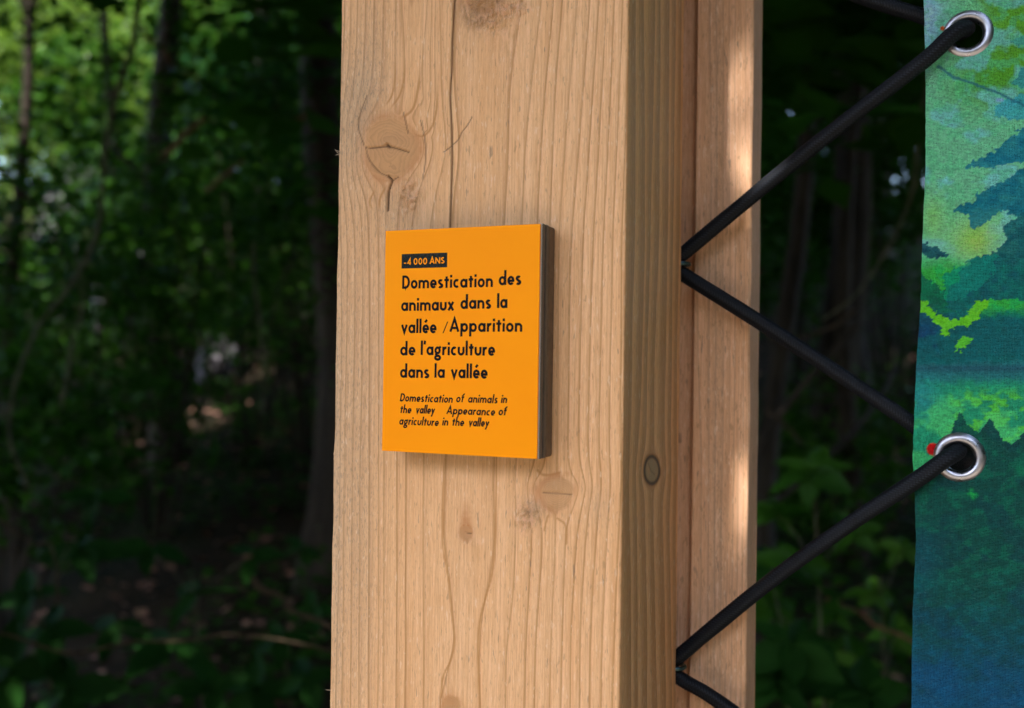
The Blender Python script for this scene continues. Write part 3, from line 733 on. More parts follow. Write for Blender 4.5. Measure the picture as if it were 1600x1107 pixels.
C = C*np.array([1.6, 1.65, 2.0]); C = np.clip(C.mean(-1, keepdims=True)+(C-C.mean(-1, keepdims=True))*1.22, .004, 1); C = np.where(low[..., None], C*np.array([.55, .68, .50]), C)
C = np.clip(C*(1+.25*(fbm(UPX/3.2, UPY/2.0, 97, 2)-.5)[..., None]), 0, .9)
mb = NT('printed_banner_fabric')
cc = mb.attr('print', True)
w1 = mb.n('ShaderNodeTexWave'); tcn = mb.n('ShaderNodeTexCoord'); mb.l(tcn.outputs['Object'], w1.inputs['Vector'])
w1.bands_direction = 'X'; w1.inputs['Scale'].default_value = 420; w1.inputs['Distortion'].default_value = 2.0
w2 = mb.n('ShaderNodeTexWave'); mb.l(tcn.outputs['Object'], w2.inputs['Vector'])
w2.bands_direction = 'Z'; w2.inputs['Scale'].default_value = 420; w2.inputs['Distortion'].default_value = 2.0
weave = mb.math('ADD', w1.outputs['Fac'], w2.outputs['Fac'])
fib = mb.noise(1, (500, 500, 1900), 4, .7)
wv_ = mb.noise(1, (1500, 1500, 1500), 2, .5)
c = mb.mix(mb.rng(fib, .50, .66, .0, .26), cc, (.0, .02, .03))
c = mb.mix(mb.rng(fib, .45, .3, .0, .10), c, (.45, .75, .7))
banner_m = mb.fin(c, .62, mb.bump(wv_, .6, .0006, mb.bump(weave, .8, .0007)), spec=.3)
fa = grid_faces(*Xn.shape)
ctr = np.stack([Xn, Zn], -1).reshape(-1, 2)[fa].mean(1)
keep = np.ones(len(fa), bool)
for gx, gz in GR: keep &= np.hypot(ctr[:, 0]-gx, ctr[:, 1]-gz) > .0098
fa = fa[keep]
ban = empty('printed_banner', tuple(L2W([GR[1][0], YBN, -EYE+.2])), 'printed fabric banner of green and blue watercolour trees, laced by its metal eyelets', 'banner', rz=-TH)
bl = W2L(np.array(ban.location))
Vb = np.stack([Xn, Yn, Zn], -1).reshape(-1, 3)-bl
ccol = np.concatenate([C.reshape(-1, 3), np.ones((Xn.size, 1))], 1)
bo = mesh('banner_fabric', Vb, fa, banner_m, ban, True, None, {'print': ccol})
sm_ = bo.modifiers.new('thickness', 'SOLIDIFY'); sm_.thickness = .0006; sm_.offset = 1
# eyelets
def lathe(prof, n=56):
    a = np.arange(n)*2*math.pi/n; V = []; F = []
    for r, y in prof:
        for t in a: V.append((r*math.cos(t), y, r*math.sin(t)))
    m = len(prof)
    for i in range(m):
        j = (i+1) % m
        for k in range(n): F.append((i*n+k, j*n+k, j*n+(k+1) % n, i*n+(k+1) % n))
    return V, F
prof = [(.0078, .004), (.0073, .0008), (.0076, -.0012), (.0086, -.0025), (.0101, -.0030), (.0117, -.0026), (.0131, -.0014), (.0135, -.0008), (.0138, -.0008), (.0141, -.0002), (.0141, .0001),
        (.0100, .0002), (.0092, .0012), (.0098, .0018), (.0135, .0012), (.0138, .0020), (.0120, .0032), (.0100, .0038)]
GE = lathe(prof)
gl = []
for i, (gx, gz) in enumerate(GR):
    V, F = GE
    gy = banner_y(np.array(gx), np.array(gz), np.array(gx-eb[:, 0].mean()))
    o = mesh('eyelet', V, F, steel, ban, True); o.location = (gx-bl[0], float(gy)-bl[1]+.0, gz-bl[2])
    o['label'] = 'round metal eyelet pressed through the banner edge'
    gl.append((gx, float(gy), gz))

# ------------------------------------------------------------------ elastic cord and screw eyes
RC = .0042
YH = S_+.0115
def hk(px, py):
    x, z = on_plane(px, py, YH); return (x, YH, z)
H1 = hk(1058, 413.5); H2 = hk(1051, 1040.5); H0 = hk(1064, -96); H3 = (H2[0]-.001, YH, H2[2]-(H1[2]-H2[2])+.01)
G0, G1, G2, G3 = gl
def through(g, din, dout):
    """cord comes out of the hole towards the camera and leaves down-left in front of the cloth"""
    gx, gy, gz = g
    return
pts = []
def seg_back_to_hole(h, g):       # from a hook to the hole from behind the cloth
    gx, gy, gz = g; hx, hy, hz = h
    return [(hx+(gx-hx)*.25, hy+.0015, hz+(gz-hz)*.27), (hx+(gx-hx)*.6, gy+.006, hz+(gz-hz)*.64), (gx-.016, gy+.0085, gz-(gz-hz)*.075), (gx-.0055, gy+.0075, gz-(gz-hz)*.02)]
def seg_hole_to_hook(g, h, pxs):
    gx, gy, gz = g
    return [(gx-.0008, gy+.0022, gz+.0034), (gx-.0022, gy-.0035, gz+.0022), (gx-.0078, gy-.0076, gz-.0016)] + pxs
def onp(px, py, y): x, z = on_plane(px, py, y); return (x, y, z)
pts += [onp(1120, -128, YH)]
pts = [H0, (H0[0]+.03, H0[1]+.003, H0[2]-.010), onp(1361, 0, .1345), onp(1443, 27, .1365), (G1[0]-.009, G1[1]+.0080, G1[2]+.004)]
pts += seg_hole_to_hook(G1, H1, [onp(1440, 98, .1195), onp(1300, 206, .1205), onp(1180, 303, .1235), (H1[0]+.0055, YH, H1[2]+.0078)])
pts += [(H1[0]+.0003, YH+.0003, H1[2]+.0032), (H1[0]-.0004, YH+.0003, H1[2]), (H1[0]+.0003, YH+.0003, H1[2]-.0032), (H1[0]+.0060, YH, H1[2]-.0075)]
pts += [onp(1180, 499, .1255), onp(1300, 578, .131), onp(1424, 662, .1365), (G2[0]-.009, G2[1]+.0085, G2[2]+.0025)]
pts += seg_hole_to_hook(G2, H2, [onp(1428, 753, .1195), onp(1310, 831, .1205), onp(1185, 923, .1235), (H2[0]+.0055, YH, H2[2]+.0078)])
pts += [(H2[0]+.0003, YH+.0003, H2[2]+.0032), (H2[0]-.0004, YH+.0003, H2[2]), (H2[0]+.0003, YH+.0003, H2[2]-.0032), (H2[0]+.0060, YH, H2[2]-.0075)]
pts += [onp(1150, 1116, .1265)] + seg_back_to_hole(H2, G3)[2:] + [(G3[0], G3[1]+.001, G3[2])]
CPp = smooth_path(np.array(pts), 4200)
dl = np.r_[0, np.cumsum(np.linalg.norm(np.diff(CPp, axis=0), axis=1))]
sN = int(dl[-1]/.00034)
CPp = np.stack([np.interp(np.linspace(0, dl[-1], sN), dl, CPp[:, k]) for k in range(3)], 1)
sarr = np.linspace(0, dl[-1], sN)[:, None]; NSD = 28
ang = (np.arange(NSD)*2*math.pi/NSD)[None, :]
tri = 2*np.abs((ang/(2*math.pi)*7) % 1-.5)
rib = .5+.5*np.sin(2*math.pi*sarr/.0018 + tri*math.pi*1.6)
groove = np.cos(ang*7)*.5+.5
disp = (rib**.7)*.00048 - groove*.00012 - .00018 + (vnoise(sarr*60+ang*0, ang*1.5+sarr*0, 12)-.5)*.0004
V, F = tube(CPp, RC, NSD, disp)
cord = mesh('elastic_cord', V, F, cordm, None, True, {'var': np.clip((rib**2)*(.35+.65*(1-groove))*.9+.05, 0, 1).ravel()})
cord.location = tuple(ROOT[:2])+(EYE,); cord.rotation_euler = (0, 0, -TH)
tag(cord, 'black braided elastic cord zigzagging between the post hooks and the banner eyelets', 'cord')
def screw_eye(h, label):
    t = empty('screw_eye', tuple(L2W([h[0], S_, h[2]])), label, 'hook', 'metal screw eyes behind the post', rz=-TH)
    a = np.radians(np.linspace(-80, 250, 40)); R = .0071
    P = np.stack([R*np.cos(a), (YH-S_)+R*np.sin(a)*.95, 0*a], 1)
    V, F = tube(P, .00135, 12); mesh('eye_ring', V, F, zinc, t, True)
    V, F = tube([(0, -.02, 0), (0, -.01, 0), (0, .002, 0), (0, .0046, 0)], [.0015, .0015, .0015, .0014], 12)
    mesh('shank', V, F, zinc, t, True)
for h, lb in ((H1, 'small metal screw eye holding the cord at the post edge, beside the sign height'), (H2, 'small metal screw eye holding the cord at the post edge, low in the photo')):
    screw_eye(h, lb)

# ------------------------------------------------------------------ forest materials
def leaf_mat(name, dark, light, trans=.35, rough=.5, tcol=None):
    m = NT(name)
    v = m.attr('var'); nz = m.noise(1, (30, 30, 30), 2, .5)
    c = m.mix(v, dark, light)
    c = m.mix(m.math('MULTIPLY', m.rng(nz, .4, .7), .3), c, tuple(k*.6 for k in dark))
    m.fin(c, rough, None, spec=.4 if rough < .4 else .14)
    t = m.n('ShaderNodeBsdfTranslucent'); m.l(c if tcol is None else m.mix(.6, c, tcol), t.inputs[0])
    x = m.n('ShaderNodeMixShader'); x.inputs[0].default_value = trans
    m.l(m.b.outputs[0], x.inputs[1]); m.l(t.outputs[0], x.inputs[2]); m.l(x.outputs[0], m.out.inputs[0])
    return m.m
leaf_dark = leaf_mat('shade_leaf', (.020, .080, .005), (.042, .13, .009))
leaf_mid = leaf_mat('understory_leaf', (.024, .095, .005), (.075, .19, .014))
leaf_bright = leaf_mat('sunlit_leaf', (.09, .19, .01), (.24, .36, .04), .5, .3)  # paler leaf copy; sunlit brightness is put into its green
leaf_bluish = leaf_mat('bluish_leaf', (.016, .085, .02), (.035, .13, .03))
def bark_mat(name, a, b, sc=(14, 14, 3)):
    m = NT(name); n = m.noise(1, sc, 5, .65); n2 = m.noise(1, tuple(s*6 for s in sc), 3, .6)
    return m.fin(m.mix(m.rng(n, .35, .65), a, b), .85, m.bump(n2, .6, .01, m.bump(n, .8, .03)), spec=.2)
leaf_deep = leaf_mat('deep_shade_leaf', (.009, .045, .004), (.018, .075, .008), .3, .7)  # darker leaf copy; the dimness of the near plants is put into its green
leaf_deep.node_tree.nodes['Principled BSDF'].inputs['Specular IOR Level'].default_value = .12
bark = bark_mat('dark_bark', (.022, .017, .012), (.06, .046, .032))
bark_g = bark_mat('grey_bark', (.05, .045, .04), (.13, .115, .10))
twig_m = bark_mat('dry_twig_bark', (.05, .034, .018), (.11, .075, .042), (60, 60, 20))
twig_r = bark_mat('reddish_twig_bark', (.16, .075, .04), (.30, .15, .09), (60, 60, 20))
twig_gr = bark_mat('green_vine_bark', (.07, .075, .04), (.16, .15, .085), (60, 60, 20))
rock_m = bark_mat('limestone', (.09, .08, .085), (.20, .18, .19), (6, 6, 6))
mg = NT('forest_soil'); _a = mg.noise(1, (3, 3, 3), 5, .65); _b = mg.noise(1, (40, 40, 40), 4, .7); _c = mg.noise(1, (.25, .25, .25), 3, .6)
gc = mg.mix(mg.rng(_a, .35, .65), (.012, .011, .005), (.034, .026, .013)); gc = mg.mix(mg.rng(_b, .45, .7, 0, .7), gc, (.075, .045, .028)); gc = mg.mix(mg.rng(_c, .52, .62, 0, .6), gc, (.02, .04, .012))
soil = mg.fin(gc, .95, mg.bump(_b, .8, .03), spec=.15)
mp_ = NT('gravel_bounce_path'); _a = mp_.noise(1, (70, 70, 70), 4, .7); _b = mp_.noise(1, (1.2, 1.2, 1.2), 4, .6)
gravel = mp_.fin(mp_.mix(mp_.rng(_a, .35, .65), (.30, .24, .17), (.46, .39, .29)), .95, mp_.bump(_a, .8, .01), spec=.15)
mlit = NT('leaf_litter'); v_ = mlit.attr('var')
litter_m = mlit.fin(mlit.mix(v_, (.07, .035, .02), (.46, .24, .17)), .75, spec=.25)

# ------------------------------------------------------------------ terrain
def gz(x, y):
    x = np.asarray(x, float); y = np.asarray(y, float)
    r = np.maximum(0, y-1.8)
    h = .20*r + .05*r*smst(3, 9, r) - .10*smst(14, 40, r)*(r-14)*(r > 14)
    h = h + .12*np.maximum(0, r)**.5*(vnoise(x*.35+50, y*.35+50, 91)-.5)*2 + (vnoise(x*1.6+90, y*1.6+90, 92)-.5)*.08*smst(.2, 1.5, r)
    h = h - .22*smst(-3.5, -9, y)*0
    return h
ax = np.concatenate([-np.geomspace(160, 10.5, 26), np.arange(-10, 10.01, .22), np.geomspace(10.5, 160, 26)])
ay = np.concatenate([-np.geomspace(160, 8.2, 20), np.arange(-8, 22.01, .22), np.geomspace(22.5, 170, 26)])
gx_, gy_ = np.meshgrid(ax, ay)
o = mesh('forest_floor', np.stack([gx_, gy_, gz(gx_, gy_)], -1).reshape(-1, 3), grid_faces(*gx_.shape), soil, None, True); o['kind'] = 'structure'
px_ = np.linspace(-30, 30, 120); w_ = np.linspace(0, 1, 12); PXX, WW = np.meshgrid(px_, w_)
ylo = -5.6+.5*np.sin(PXX*.3); yhi = -.35+.12*np.sin(PXX*1.1+1)
pyy = ylo*(1-WW)+yhi*WW
o = mesh('gravel_bounce_path', np.stack([PXX, pyy, gz(PXX, pyy)+.02+.02*np.sin(WW*np.pi)], -1).reshape(-1, 3), grid_faces(*PXX.shape), gravel, None, True); o['kind'] = 'structure'  # unseen path, pale so that it bounces warm sunlight onto the post

# ------------------------------------------------------------------ leaves
def unit(n):
    v = rng.normal(size=(n, 3)); return v/np.linalg.norm(v, axis=1)[:, None]
LEAF6 = (np.array([(0, 0, 0), (-.26, .28, .05), (-.30, .55, .05), (0, 1, -.06), (.30, .55, .05), (.26, .28, .05)]), [(0, 3, 2, 1), (0, 5, 4, 3)])
DIAM = (np.array([(0, 0, 0), (-.32, .45, .05), (0, 1, -.03), (.32, .45, .05)]), [(0, 3, 2, 1)])
def leaves(C, size, shape=DIAM, droop=.35, axis=None, wid=1., sv=.35, flat=.5):
    """C (n,3) leaf bases -> quads, oriented randomly, mostly facing up"""
    n = len(C); L, Fs = shape
    nrm = unit(n)*flat + np.array([0, 0, 1.]); nrm /= np.linalg.norm(nrm, axis=1)[:, None]
    d = unit(n) if axis is None else axis + unit(n)*.5
    d[:, 2] -= droop; d = d-nrm*(d*nrm).sum(1)[:, None]; d /= np.linalg.norm(d, axis=1)[:, None]+1e-9
    s = np.cross(d, nrm)
    sz = size*(1+(rng.random(n)-.5)*2*sv)
    V = C[:, None, :] + sz[:, None, None]*(L[None, :, 0:1]*wid*s[:, None, :] + L[None, :, 1:2]*d[:, None, :] + L[None, :, 2:3]*nrm[:, None, :])
    k = len(L)
    F = (np.arange(n)*k)[:, None, None] + np.array(Fs)[None]
    var = np.repeat(rng.random(n), k)
    return V.reshape(-1, 3), F.reshape(-1, 4), var
def blobs(n, k, rad, flat=.75, sub=.36):
    """points bunched in k clumps inside an ellipsoid of radii rad"""
    c = unit(k)*(rng.random(k)**.45)[:, None]*np.array(rad)*(1-sub*.5)
    i = rng.integers(0, k, n)
    r = np.array(rad).mean()*sub
    p = unit(n)*(rng.random(n)**.5)[:, None]*r*(.6+.8*rng.random(k))[i][:, None]; p[:, 2] *= flat
    return c[i]+p, c
CROWN = []
for q in range(3):
    pts_, cc_ = blobs(5200, 60, (2.1, 2.1, 1.5), .6, .34)
    V, F, a = leaves(pts_, .17, DIAM, .3)
    me = mesh('crown', V, F, leaf_dark, None, False, {'var': a}); CROWN.append((me.data, cc_)); bpy.data.objects.remove(me)
def trunk_mesh(h, r, lean, cc, seed, nl=9, matl=None, wob=.12):
    R_ = np.random.default_rng(seed)
    n = 22; t = np.linspace(0, 1, n)
    ph = R_.random(4)*6
    cx = lean[0]*t*h + wob*np.sin(t*5+ph[0])*t + .4*wob*np.sin(t*11+ph[1]); cyy = lean[1]*t*h + wob*np.sin(t*4+ph[2])*t + .4*wob*np.sin(t*12+ph[3])
    P = np.stack([cx-cx[0], cyy-cyy[0], -.25+t*(h+.25)], 1)
    rad = r*(1.0-.72*t)+r*.7*np.exp(-t*h/.28)
    B = Bag(); V, F = tube(P, rad, 10); B.add(V, F, 0)
    if cc is not None:
        top = P[-1]
        for c in cc[:nl]:
            k = int(n*(.5+.42*R_.random())); a = P[k]; b = top+c*.92
            mid = (a+b)/2+np.array([0, 0, .25])+R_.normal(size=3)*.12
            V, F = tube(smooth_path([a, mid, b], 9), np.linspace(rad[k]*.5, .012, 9), 6); B.add(V, F, 0)
    return B, P
def tree(x, y, h, r, label, group, crown=0, cs=1., lean=(0, 0), seed=0, mat=None, cmat=None, name='forest_tree', clift=0., cat='tree'):
    z = float(gz(x, y))
    t = empty(name, (x, y, z), label, cat, group, 0)
    me, cc = CROWN[crown] if crown is not None else (None, None)
    B, P = trunk_mesh(h, r, lean, None if cc is None else cc*cs, seed)
    B.build('trunk', mat or bark, t)
    if me:
        if cmat: me = me.copy(); me.materials[0] = cmat
        o = bpy.data.objects.new('crown', me); COL.objects.link(o); o.parent = t
        o.location = tuple(P[-1]+np.array([0, 0, clift])); o.scale = (cs, cs, cs); o.rotation_euler = (0, 0, seed*1.7)
    return t
def pxx(px, y): return (px-800)/1556*y
G1_ = 'trees rooted on the slope behind the post'
# trunks that show as dark uprights
tree(pxx(505, 4.4), 4.4, 5.6, .12, 'dark tree trunk rising right beside the left edge of the sign post', G1_, 0, 1.15, (.0, .03), 1)
tree(pxx(268, 6.2), 6.2, 6.0, .11, 'dark upright tree trunk in the middle of the leafy gap left of the post', G1_, 1, 1.2, (.0, .0), 2)
tree(pxx(28, 5.0), 5.0, 5.4, .04, 'thin dark tree trunk at the far left edge of the photo', G1_, 2, 1.1, (-.02, .05), 3)
tree(pxx(1215, 3.9), 3.9, 5.2, .05, 'slender dark trunk just right of the backing timber', G1_, 1, 1.1, (.01, .02), 4)
tree(pxx(1292, 5.6), 5.6, 6.2, .13, 'thick dark trunk seen between the backing timber and the banner', G1_, 2, 1.2, (.0, .0), 5)
tree(pxx(1345, 4.6), 4.6, 5.4, .045, 'thin brown trunk closest to the banner edge, behind the cords', G1_, 0, 1.1, (.02, .04), 6)
tree(pxx(395, 9.0), 9.0, 7.0, .10, 'slim far trunk between the middle trunk and the post', G1_, 0, 1.25, (.02, .0), 7)
tree(pxx(150, 8.0), 8.0, 6.5, .05, 'slim far trunk among the brightest leaves at upper left', G1_, None, 1., (.03, .0), 8)
# canopy trees that close the roof over the slope (crowns out of frame, trunks hidden behind the post or beyond the banner)
hid = [(-3.4, 3.0), (-5.2, 5.2), (.35, 3.4), (2.9, 2.6), (4.2, 4.6), (-.25, 6.0), (2.6, 7.4), (-6.8, 2.2), (6.4, 2.4), (.6, 8.6), (5.6, 8.0), (4.0, 11.0), (8.2, 5.0), (1.6, 11.5), (-.9, 10.8), (2.4, 15), (6, 16), (-1.6, 15.5)]
for i, (x, y) in enumerate(hid):
    vis = ''
    tree(x, y, (5.0 if y < 5 else 5.6 if y < 9 else 4.8)+.4*math.sin(i*2.1), .09+.02*(i % 3), 'dark leafy forest tree closing the canopy over the slope behind the posts', 'canopy trees over the slope', i % 3, 1.3 if y < 10 else 1.5, (0, -.06 if y < 4 else 0), 20+i)
for i, (x, y) in enumerate([(-4.2, 1.2), (-1.5, 1.9), (1.4, 1.7), (4.6, .9)]):
    tree(x, y+1.3, 4.4+.3*(i % 2), .07, 'leafy edge tree leaning out over the path beside the posts', 'edge trees leaning over the path', (i+1) % 3, 1.15, (0, -.28), 50+i)
for i, (x, y) in enumerate([(2.5, -1.5), (3.9, -2.6), (3.6, -.4), (5.6, -4.2), (2.35, -.5), (2.6, -3.0)]):  # unseen trees added to keep light off the post's side face
    tree(x, y, 2.3+.4*(i % 2), .07, 'unseen low leafy tree added to shade the side of the post', 'added low trees shading the post side', i % 3, .95, (0, 0), 60+i)
for i in range(9):  # unseen row added to cut low sky light into the forest
    tree(-10.5+i*2.6, -8.6+.6*math.sin(i*2), 2.9+.3*math.sin(i*1.7), .09, 'unseen dense low tree added across the path to block low sky light', 'added low trees blocking low sky light', i % 3, 1.45, (0, 0), 200+i)
for i, (x, y) in enumerate([(-1.7, 2.9), (.5, 3.1), (2.1, 2.8), (-3.1, 3.4)]):  # low flattened crowns added to shade the near plants from above
    t_ = tree(x, y, 3.75 if i in (0, 3) else 3.1, .04, 'low leafy tree added to shade the plants behind the posts', 'added low trees shading the plants', i % 3, .95, (0, -.1), 220+i)
    t_.children[1].scale.z = .42
# other side of the path
for i, (x, y) in enumerate([(-9, -10), (-5, -11.5), (-1, -10.5), (3.4, -11.5), (8, -10), (12, -5), (-13, -4)]):
    tree(x, y, 4.0+.4*(i % 3), .12, 'forest tree on the far side of the gravel path', 'trees across the path', i % 3, 1.4, (0, 0), 70+i)
# back row that closes every gap to the sky
for i in range(15):
    x = -17+i*2.5; y = 24+2.5*math.sin(i*1.9)
    tree(x, y, 4.2, .14, 'tall dark tree in the far row that closes the forest', 'far forest row', i % 3, 1.9, (0, 0), 120+i, clift=0)
    if i % 2: tree(x+1.2, y+5, 9.0, .16, 'tall dark tree in the far row that closes the forest', 'far forest row', (i+1) % 3, 2.2, (0, 0), 150+i)

# ------------------------------------------------------------------ understory shrubs
def shrub(x, y, h, rad, n, size, mat, label, group='understory shrubs on the slope', stems=7, zc=None, shape=DIAM, droop=.4, k=26, flat=.9):
    z = float(gz(x, y)); t = empty('understory_shrub', (x, y, z), label, 'shrub', group)
    pts_, cc = blobs(n, k, (rad, rad*.8, h*.5), .8, .36)
    pts_[:, 2] += h*.55 if zc is None else zc; cc = cc+np.array([0, 0, h*.55 if zc is None else zc])
    V, F, a = leaves(pts_, size, shape, droop, flat=flat)
    mesh('foliage', V, F, mat, t, False, {'var': a})
    B = Bag()
    for c in cc[:stems]:
        b = np.array([c[0]*.12, c[1]*.12, -.1]); mid = (b+c)/2+np.array([rng.normal()*.06, rng.normal()*.06, .12])
        V, F = tube(smooth_path([b, mid, c], 9), np.linspace(.012, .003, 9), 6); B.add(V, F)
    B.build('stem', bark, t)
    return t
GS = 'understory shrubs on the slope'
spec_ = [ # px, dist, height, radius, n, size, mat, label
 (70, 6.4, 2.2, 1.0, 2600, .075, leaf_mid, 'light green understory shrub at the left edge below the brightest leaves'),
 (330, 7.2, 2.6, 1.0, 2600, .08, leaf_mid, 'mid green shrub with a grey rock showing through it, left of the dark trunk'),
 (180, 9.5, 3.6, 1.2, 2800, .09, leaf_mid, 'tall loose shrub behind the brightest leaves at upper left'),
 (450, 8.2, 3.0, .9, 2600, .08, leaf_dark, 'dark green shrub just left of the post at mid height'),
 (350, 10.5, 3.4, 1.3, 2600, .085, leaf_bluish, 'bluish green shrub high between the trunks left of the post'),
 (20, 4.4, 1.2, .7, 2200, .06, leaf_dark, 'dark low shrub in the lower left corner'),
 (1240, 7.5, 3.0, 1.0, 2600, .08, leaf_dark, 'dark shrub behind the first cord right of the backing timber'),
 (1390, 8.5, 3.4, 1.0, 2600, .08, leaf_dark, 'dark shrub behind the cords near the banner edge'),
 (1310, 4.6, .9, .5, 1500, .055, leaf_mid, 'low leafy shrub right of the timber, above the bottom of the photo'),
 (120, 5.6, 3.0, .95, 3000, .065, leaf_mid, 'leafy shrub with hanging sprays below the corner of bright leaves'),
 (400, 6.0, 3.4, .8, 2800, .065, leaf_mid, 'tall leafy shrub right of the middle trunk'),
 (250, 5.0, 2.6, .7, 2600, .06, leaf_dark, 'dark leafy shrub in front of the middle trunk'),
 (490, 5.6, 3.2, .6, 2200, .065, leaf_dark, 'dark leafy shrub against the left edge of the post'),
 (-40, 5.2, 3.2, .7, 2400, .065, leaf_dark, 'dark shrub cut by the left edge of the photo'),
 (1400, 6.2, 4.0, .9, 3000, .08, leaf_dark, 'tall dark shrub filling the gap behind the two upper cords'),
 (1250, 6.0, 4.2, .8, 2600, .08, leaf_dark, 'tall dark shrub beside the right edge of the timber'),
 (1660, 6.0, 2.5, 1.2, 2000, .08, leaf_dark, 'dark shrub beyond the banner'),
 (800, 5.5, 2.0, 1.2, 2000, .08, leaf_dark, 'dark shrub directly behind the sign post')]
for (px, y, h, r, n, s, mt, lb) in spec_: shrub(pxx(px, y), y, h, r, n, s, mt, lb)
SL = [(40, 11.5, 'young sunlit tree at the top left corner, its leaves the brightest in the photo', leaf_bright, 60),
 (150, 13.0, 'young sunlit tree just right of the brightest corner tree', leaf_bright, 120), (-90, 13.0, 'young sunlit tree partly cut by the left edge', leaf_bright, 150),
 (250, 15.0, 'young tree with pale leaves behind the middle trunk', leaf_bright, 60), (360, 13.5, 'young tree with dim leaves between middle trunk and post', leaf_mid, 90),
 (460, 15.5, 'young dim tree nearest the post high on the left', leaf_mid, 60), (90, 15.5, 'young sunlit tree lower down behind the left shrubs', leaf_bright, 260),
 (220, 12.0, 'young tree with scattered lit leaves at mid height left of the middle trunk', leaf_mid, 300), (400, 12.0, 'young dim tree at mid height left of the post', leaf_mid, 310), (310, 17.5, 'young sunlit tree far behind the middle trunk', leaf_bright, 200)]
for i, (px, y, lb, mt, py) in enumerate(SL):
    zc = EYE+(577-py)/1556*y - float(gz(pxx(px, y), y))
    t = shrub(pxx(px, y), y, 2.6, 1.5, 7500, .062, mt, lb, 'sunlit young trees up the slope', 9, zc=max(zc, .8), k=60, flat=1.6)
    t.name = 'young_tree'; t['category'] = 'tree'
for i in range(15):
    x = -14+i*1.75; y = 17+1.6*math.sin(i*2.3)
    shrub(x, y, 3.2, 1.5, 2600, .15, (leaf_bright if x < -3 and i % 3 else leaf_mid) if x < -2 else leaf_dark, 'dense bush in the far row on the crest of the slope', 'far bushes on the crest', 3, k=30)
for (x, y, h) in [(-2.3, 1.35, 2.6), (-3.2, .5, 2.6), (-4.6, 1.2, 3.0), (2.9, .7, 2.8), (4.4, 1.3, 3.0), (-1.5, .95, 1.9), (1.95, 1.15, 2.2)]:  # out-of-view bushes added to keep front light off the forest
    shrub(x, y, h, .85, 2600, .10, leaf_dark, 'unseen leafy bush added at the path edge to block light', 'added light-blocking bushes at the path edge', 7, k=30)
# hanging leafy boughs: nearer dark foliage that hangs into the top left and breaks up the bright gap
def bough(P, n, size, mat, label, spread=.16, group='hanging leafy boughs', shape=DIAM):
    P = np.array(P); base = P[0]
    t = empty('hanging_bough', tuple(base), label, 'branch', group)
    Q = smooth_path(P-base, 24); V, F = tube(Q, np.linspace(.010, .0025, 24), 7); mesh('branch', V, F, bark, t, True)
    i = rng.integers(2, 24, n); pts_ = Q[i]+rng.normal(size=(n, 3))*spread*np.array([1, 1, .9])
    V, F, a = leaves(pts_, size, shape, .7); mesh('foliage', V, F, mat, t, False, {'var': a})
for (pa, pb, pc, n, s, mt, lb) in [
    ((-120, -160, 3.2), (60, -40, 3.3), (170, 60, 3.4), 420, .05, leaf_dark, 'dark leafy bough hanging in from the top left corner'),
    ((240, -140, 3.6), (330, 20, 3.6), (370, 170, 3.7), 560, .05, leaf_dark, 'dark leafy bough hanging from the top, left of the post'),
    ((470, -150, 4.2), (430, 60, 4.2), (440, 260, 4.3), 620, .055, leaf_bluish, 'bluish leafy bough hanging closest to the post'),
    ((-60, 200, 3.4), (60, 330, 3.4), (130, 470, 3.5), 500, .05, leaf_dark, 'dark leafy bough drooping at mid height on the far left'),
    ((180, 230, 4.4), (260, 330, 4.4), (300, 430, 4.5), 520, .055, leaf_mid, 'leafy bough drooping in front of the middle trunk'),
    ((560, 300, 4.0), (450, 420, 4.0), (410, 560, 4.1), 420, .05, leaf_mid, 'leafy bough with long drooping sprays left of the sign'),
    ((1500, -60, 4.6), (1390, 60, 4.6), (1300, 150, 4.7), 300, .05, leaf_dark, 'dark bough crossing the top between timber and banner')]:
    bough([at(*pa), at(*pb), at(*pc)], n, s, mt, lb)

# ------------------------------------------------------------------ rocks and litter
def rock(x, y, s, label, sx=1., sz=.7):
    import bmesh
    bm = bmesh.new(); bmesh.ops.create_icosphere(bm, subdivisions=4, radius=1)
    for v in bm.verts:
        p = np.array(v.co); k = 1+.5*(vnoise(p[0]*1.3+20+x, p[1]*1.3+p[2]*1.7+20, 33)-.5)+.22*(vnoise(p[0]*4+20, p[2]*4+p[1]*3+20, 34)-.5)
        v.co = Vector((p[0]*k*s*sx, p[1]*k*s, p[2]*k*s*sz))
    V = [v.co[:] for v in bm.verts]; bm.verts.index_update(); F = [[v.index for v in f.verts] for f in bm.faces]; bm.free()
    o = mesh('rock', V, F, rock_m, None, True); o.location = (x, y, float(gz(x, y))+s*sz*.35)
    return tag(o, label, 'rock')
rock(pxx(205, 8.6), 8.6, .42, 'pale grey rock showing through the leaves left of the middle trunk', .8, 1.2)
rock(pxx(345, 7.8), 7.8, .24, 'small grey rock right of the middle trunk', .8, 1.1)
rock(pxx(170, 13.5), 13.5, .9, 'pale rock outcrop glimpsed among the brightest leaves', 1.2, 1.3)
n = 9000
keep_n = 5200; lx = rng.uniform(-4.5, 4.5, n)[:keep_n]; ly = (1.9+7.5*rng.random(n)**.8)[:keep_n]
P = np.stack([lx, ly, gz(lx, ly)+.012], 1)
V, F, a = leaves(P, .06, DIAM, .1, wid=1.2, flat=.45); o = mesh('leaf_litter', V, F, litter_m, None, False, {'var': a}); o['kind'] = 'stuff'
n = 46000
lx = rng.uniform(-5, 5, n); ly = 2.0+7.5*rng.random(n)
m_ = vnoise(lx*1.3+30, ly*1.3+30, 77) > .30; lx, ly = lx[m_], ly[m_]
P = np.stack([lx, ly, gz(lx, ly)+.03+.28*rng.random(len(lx))**1.5], 1)
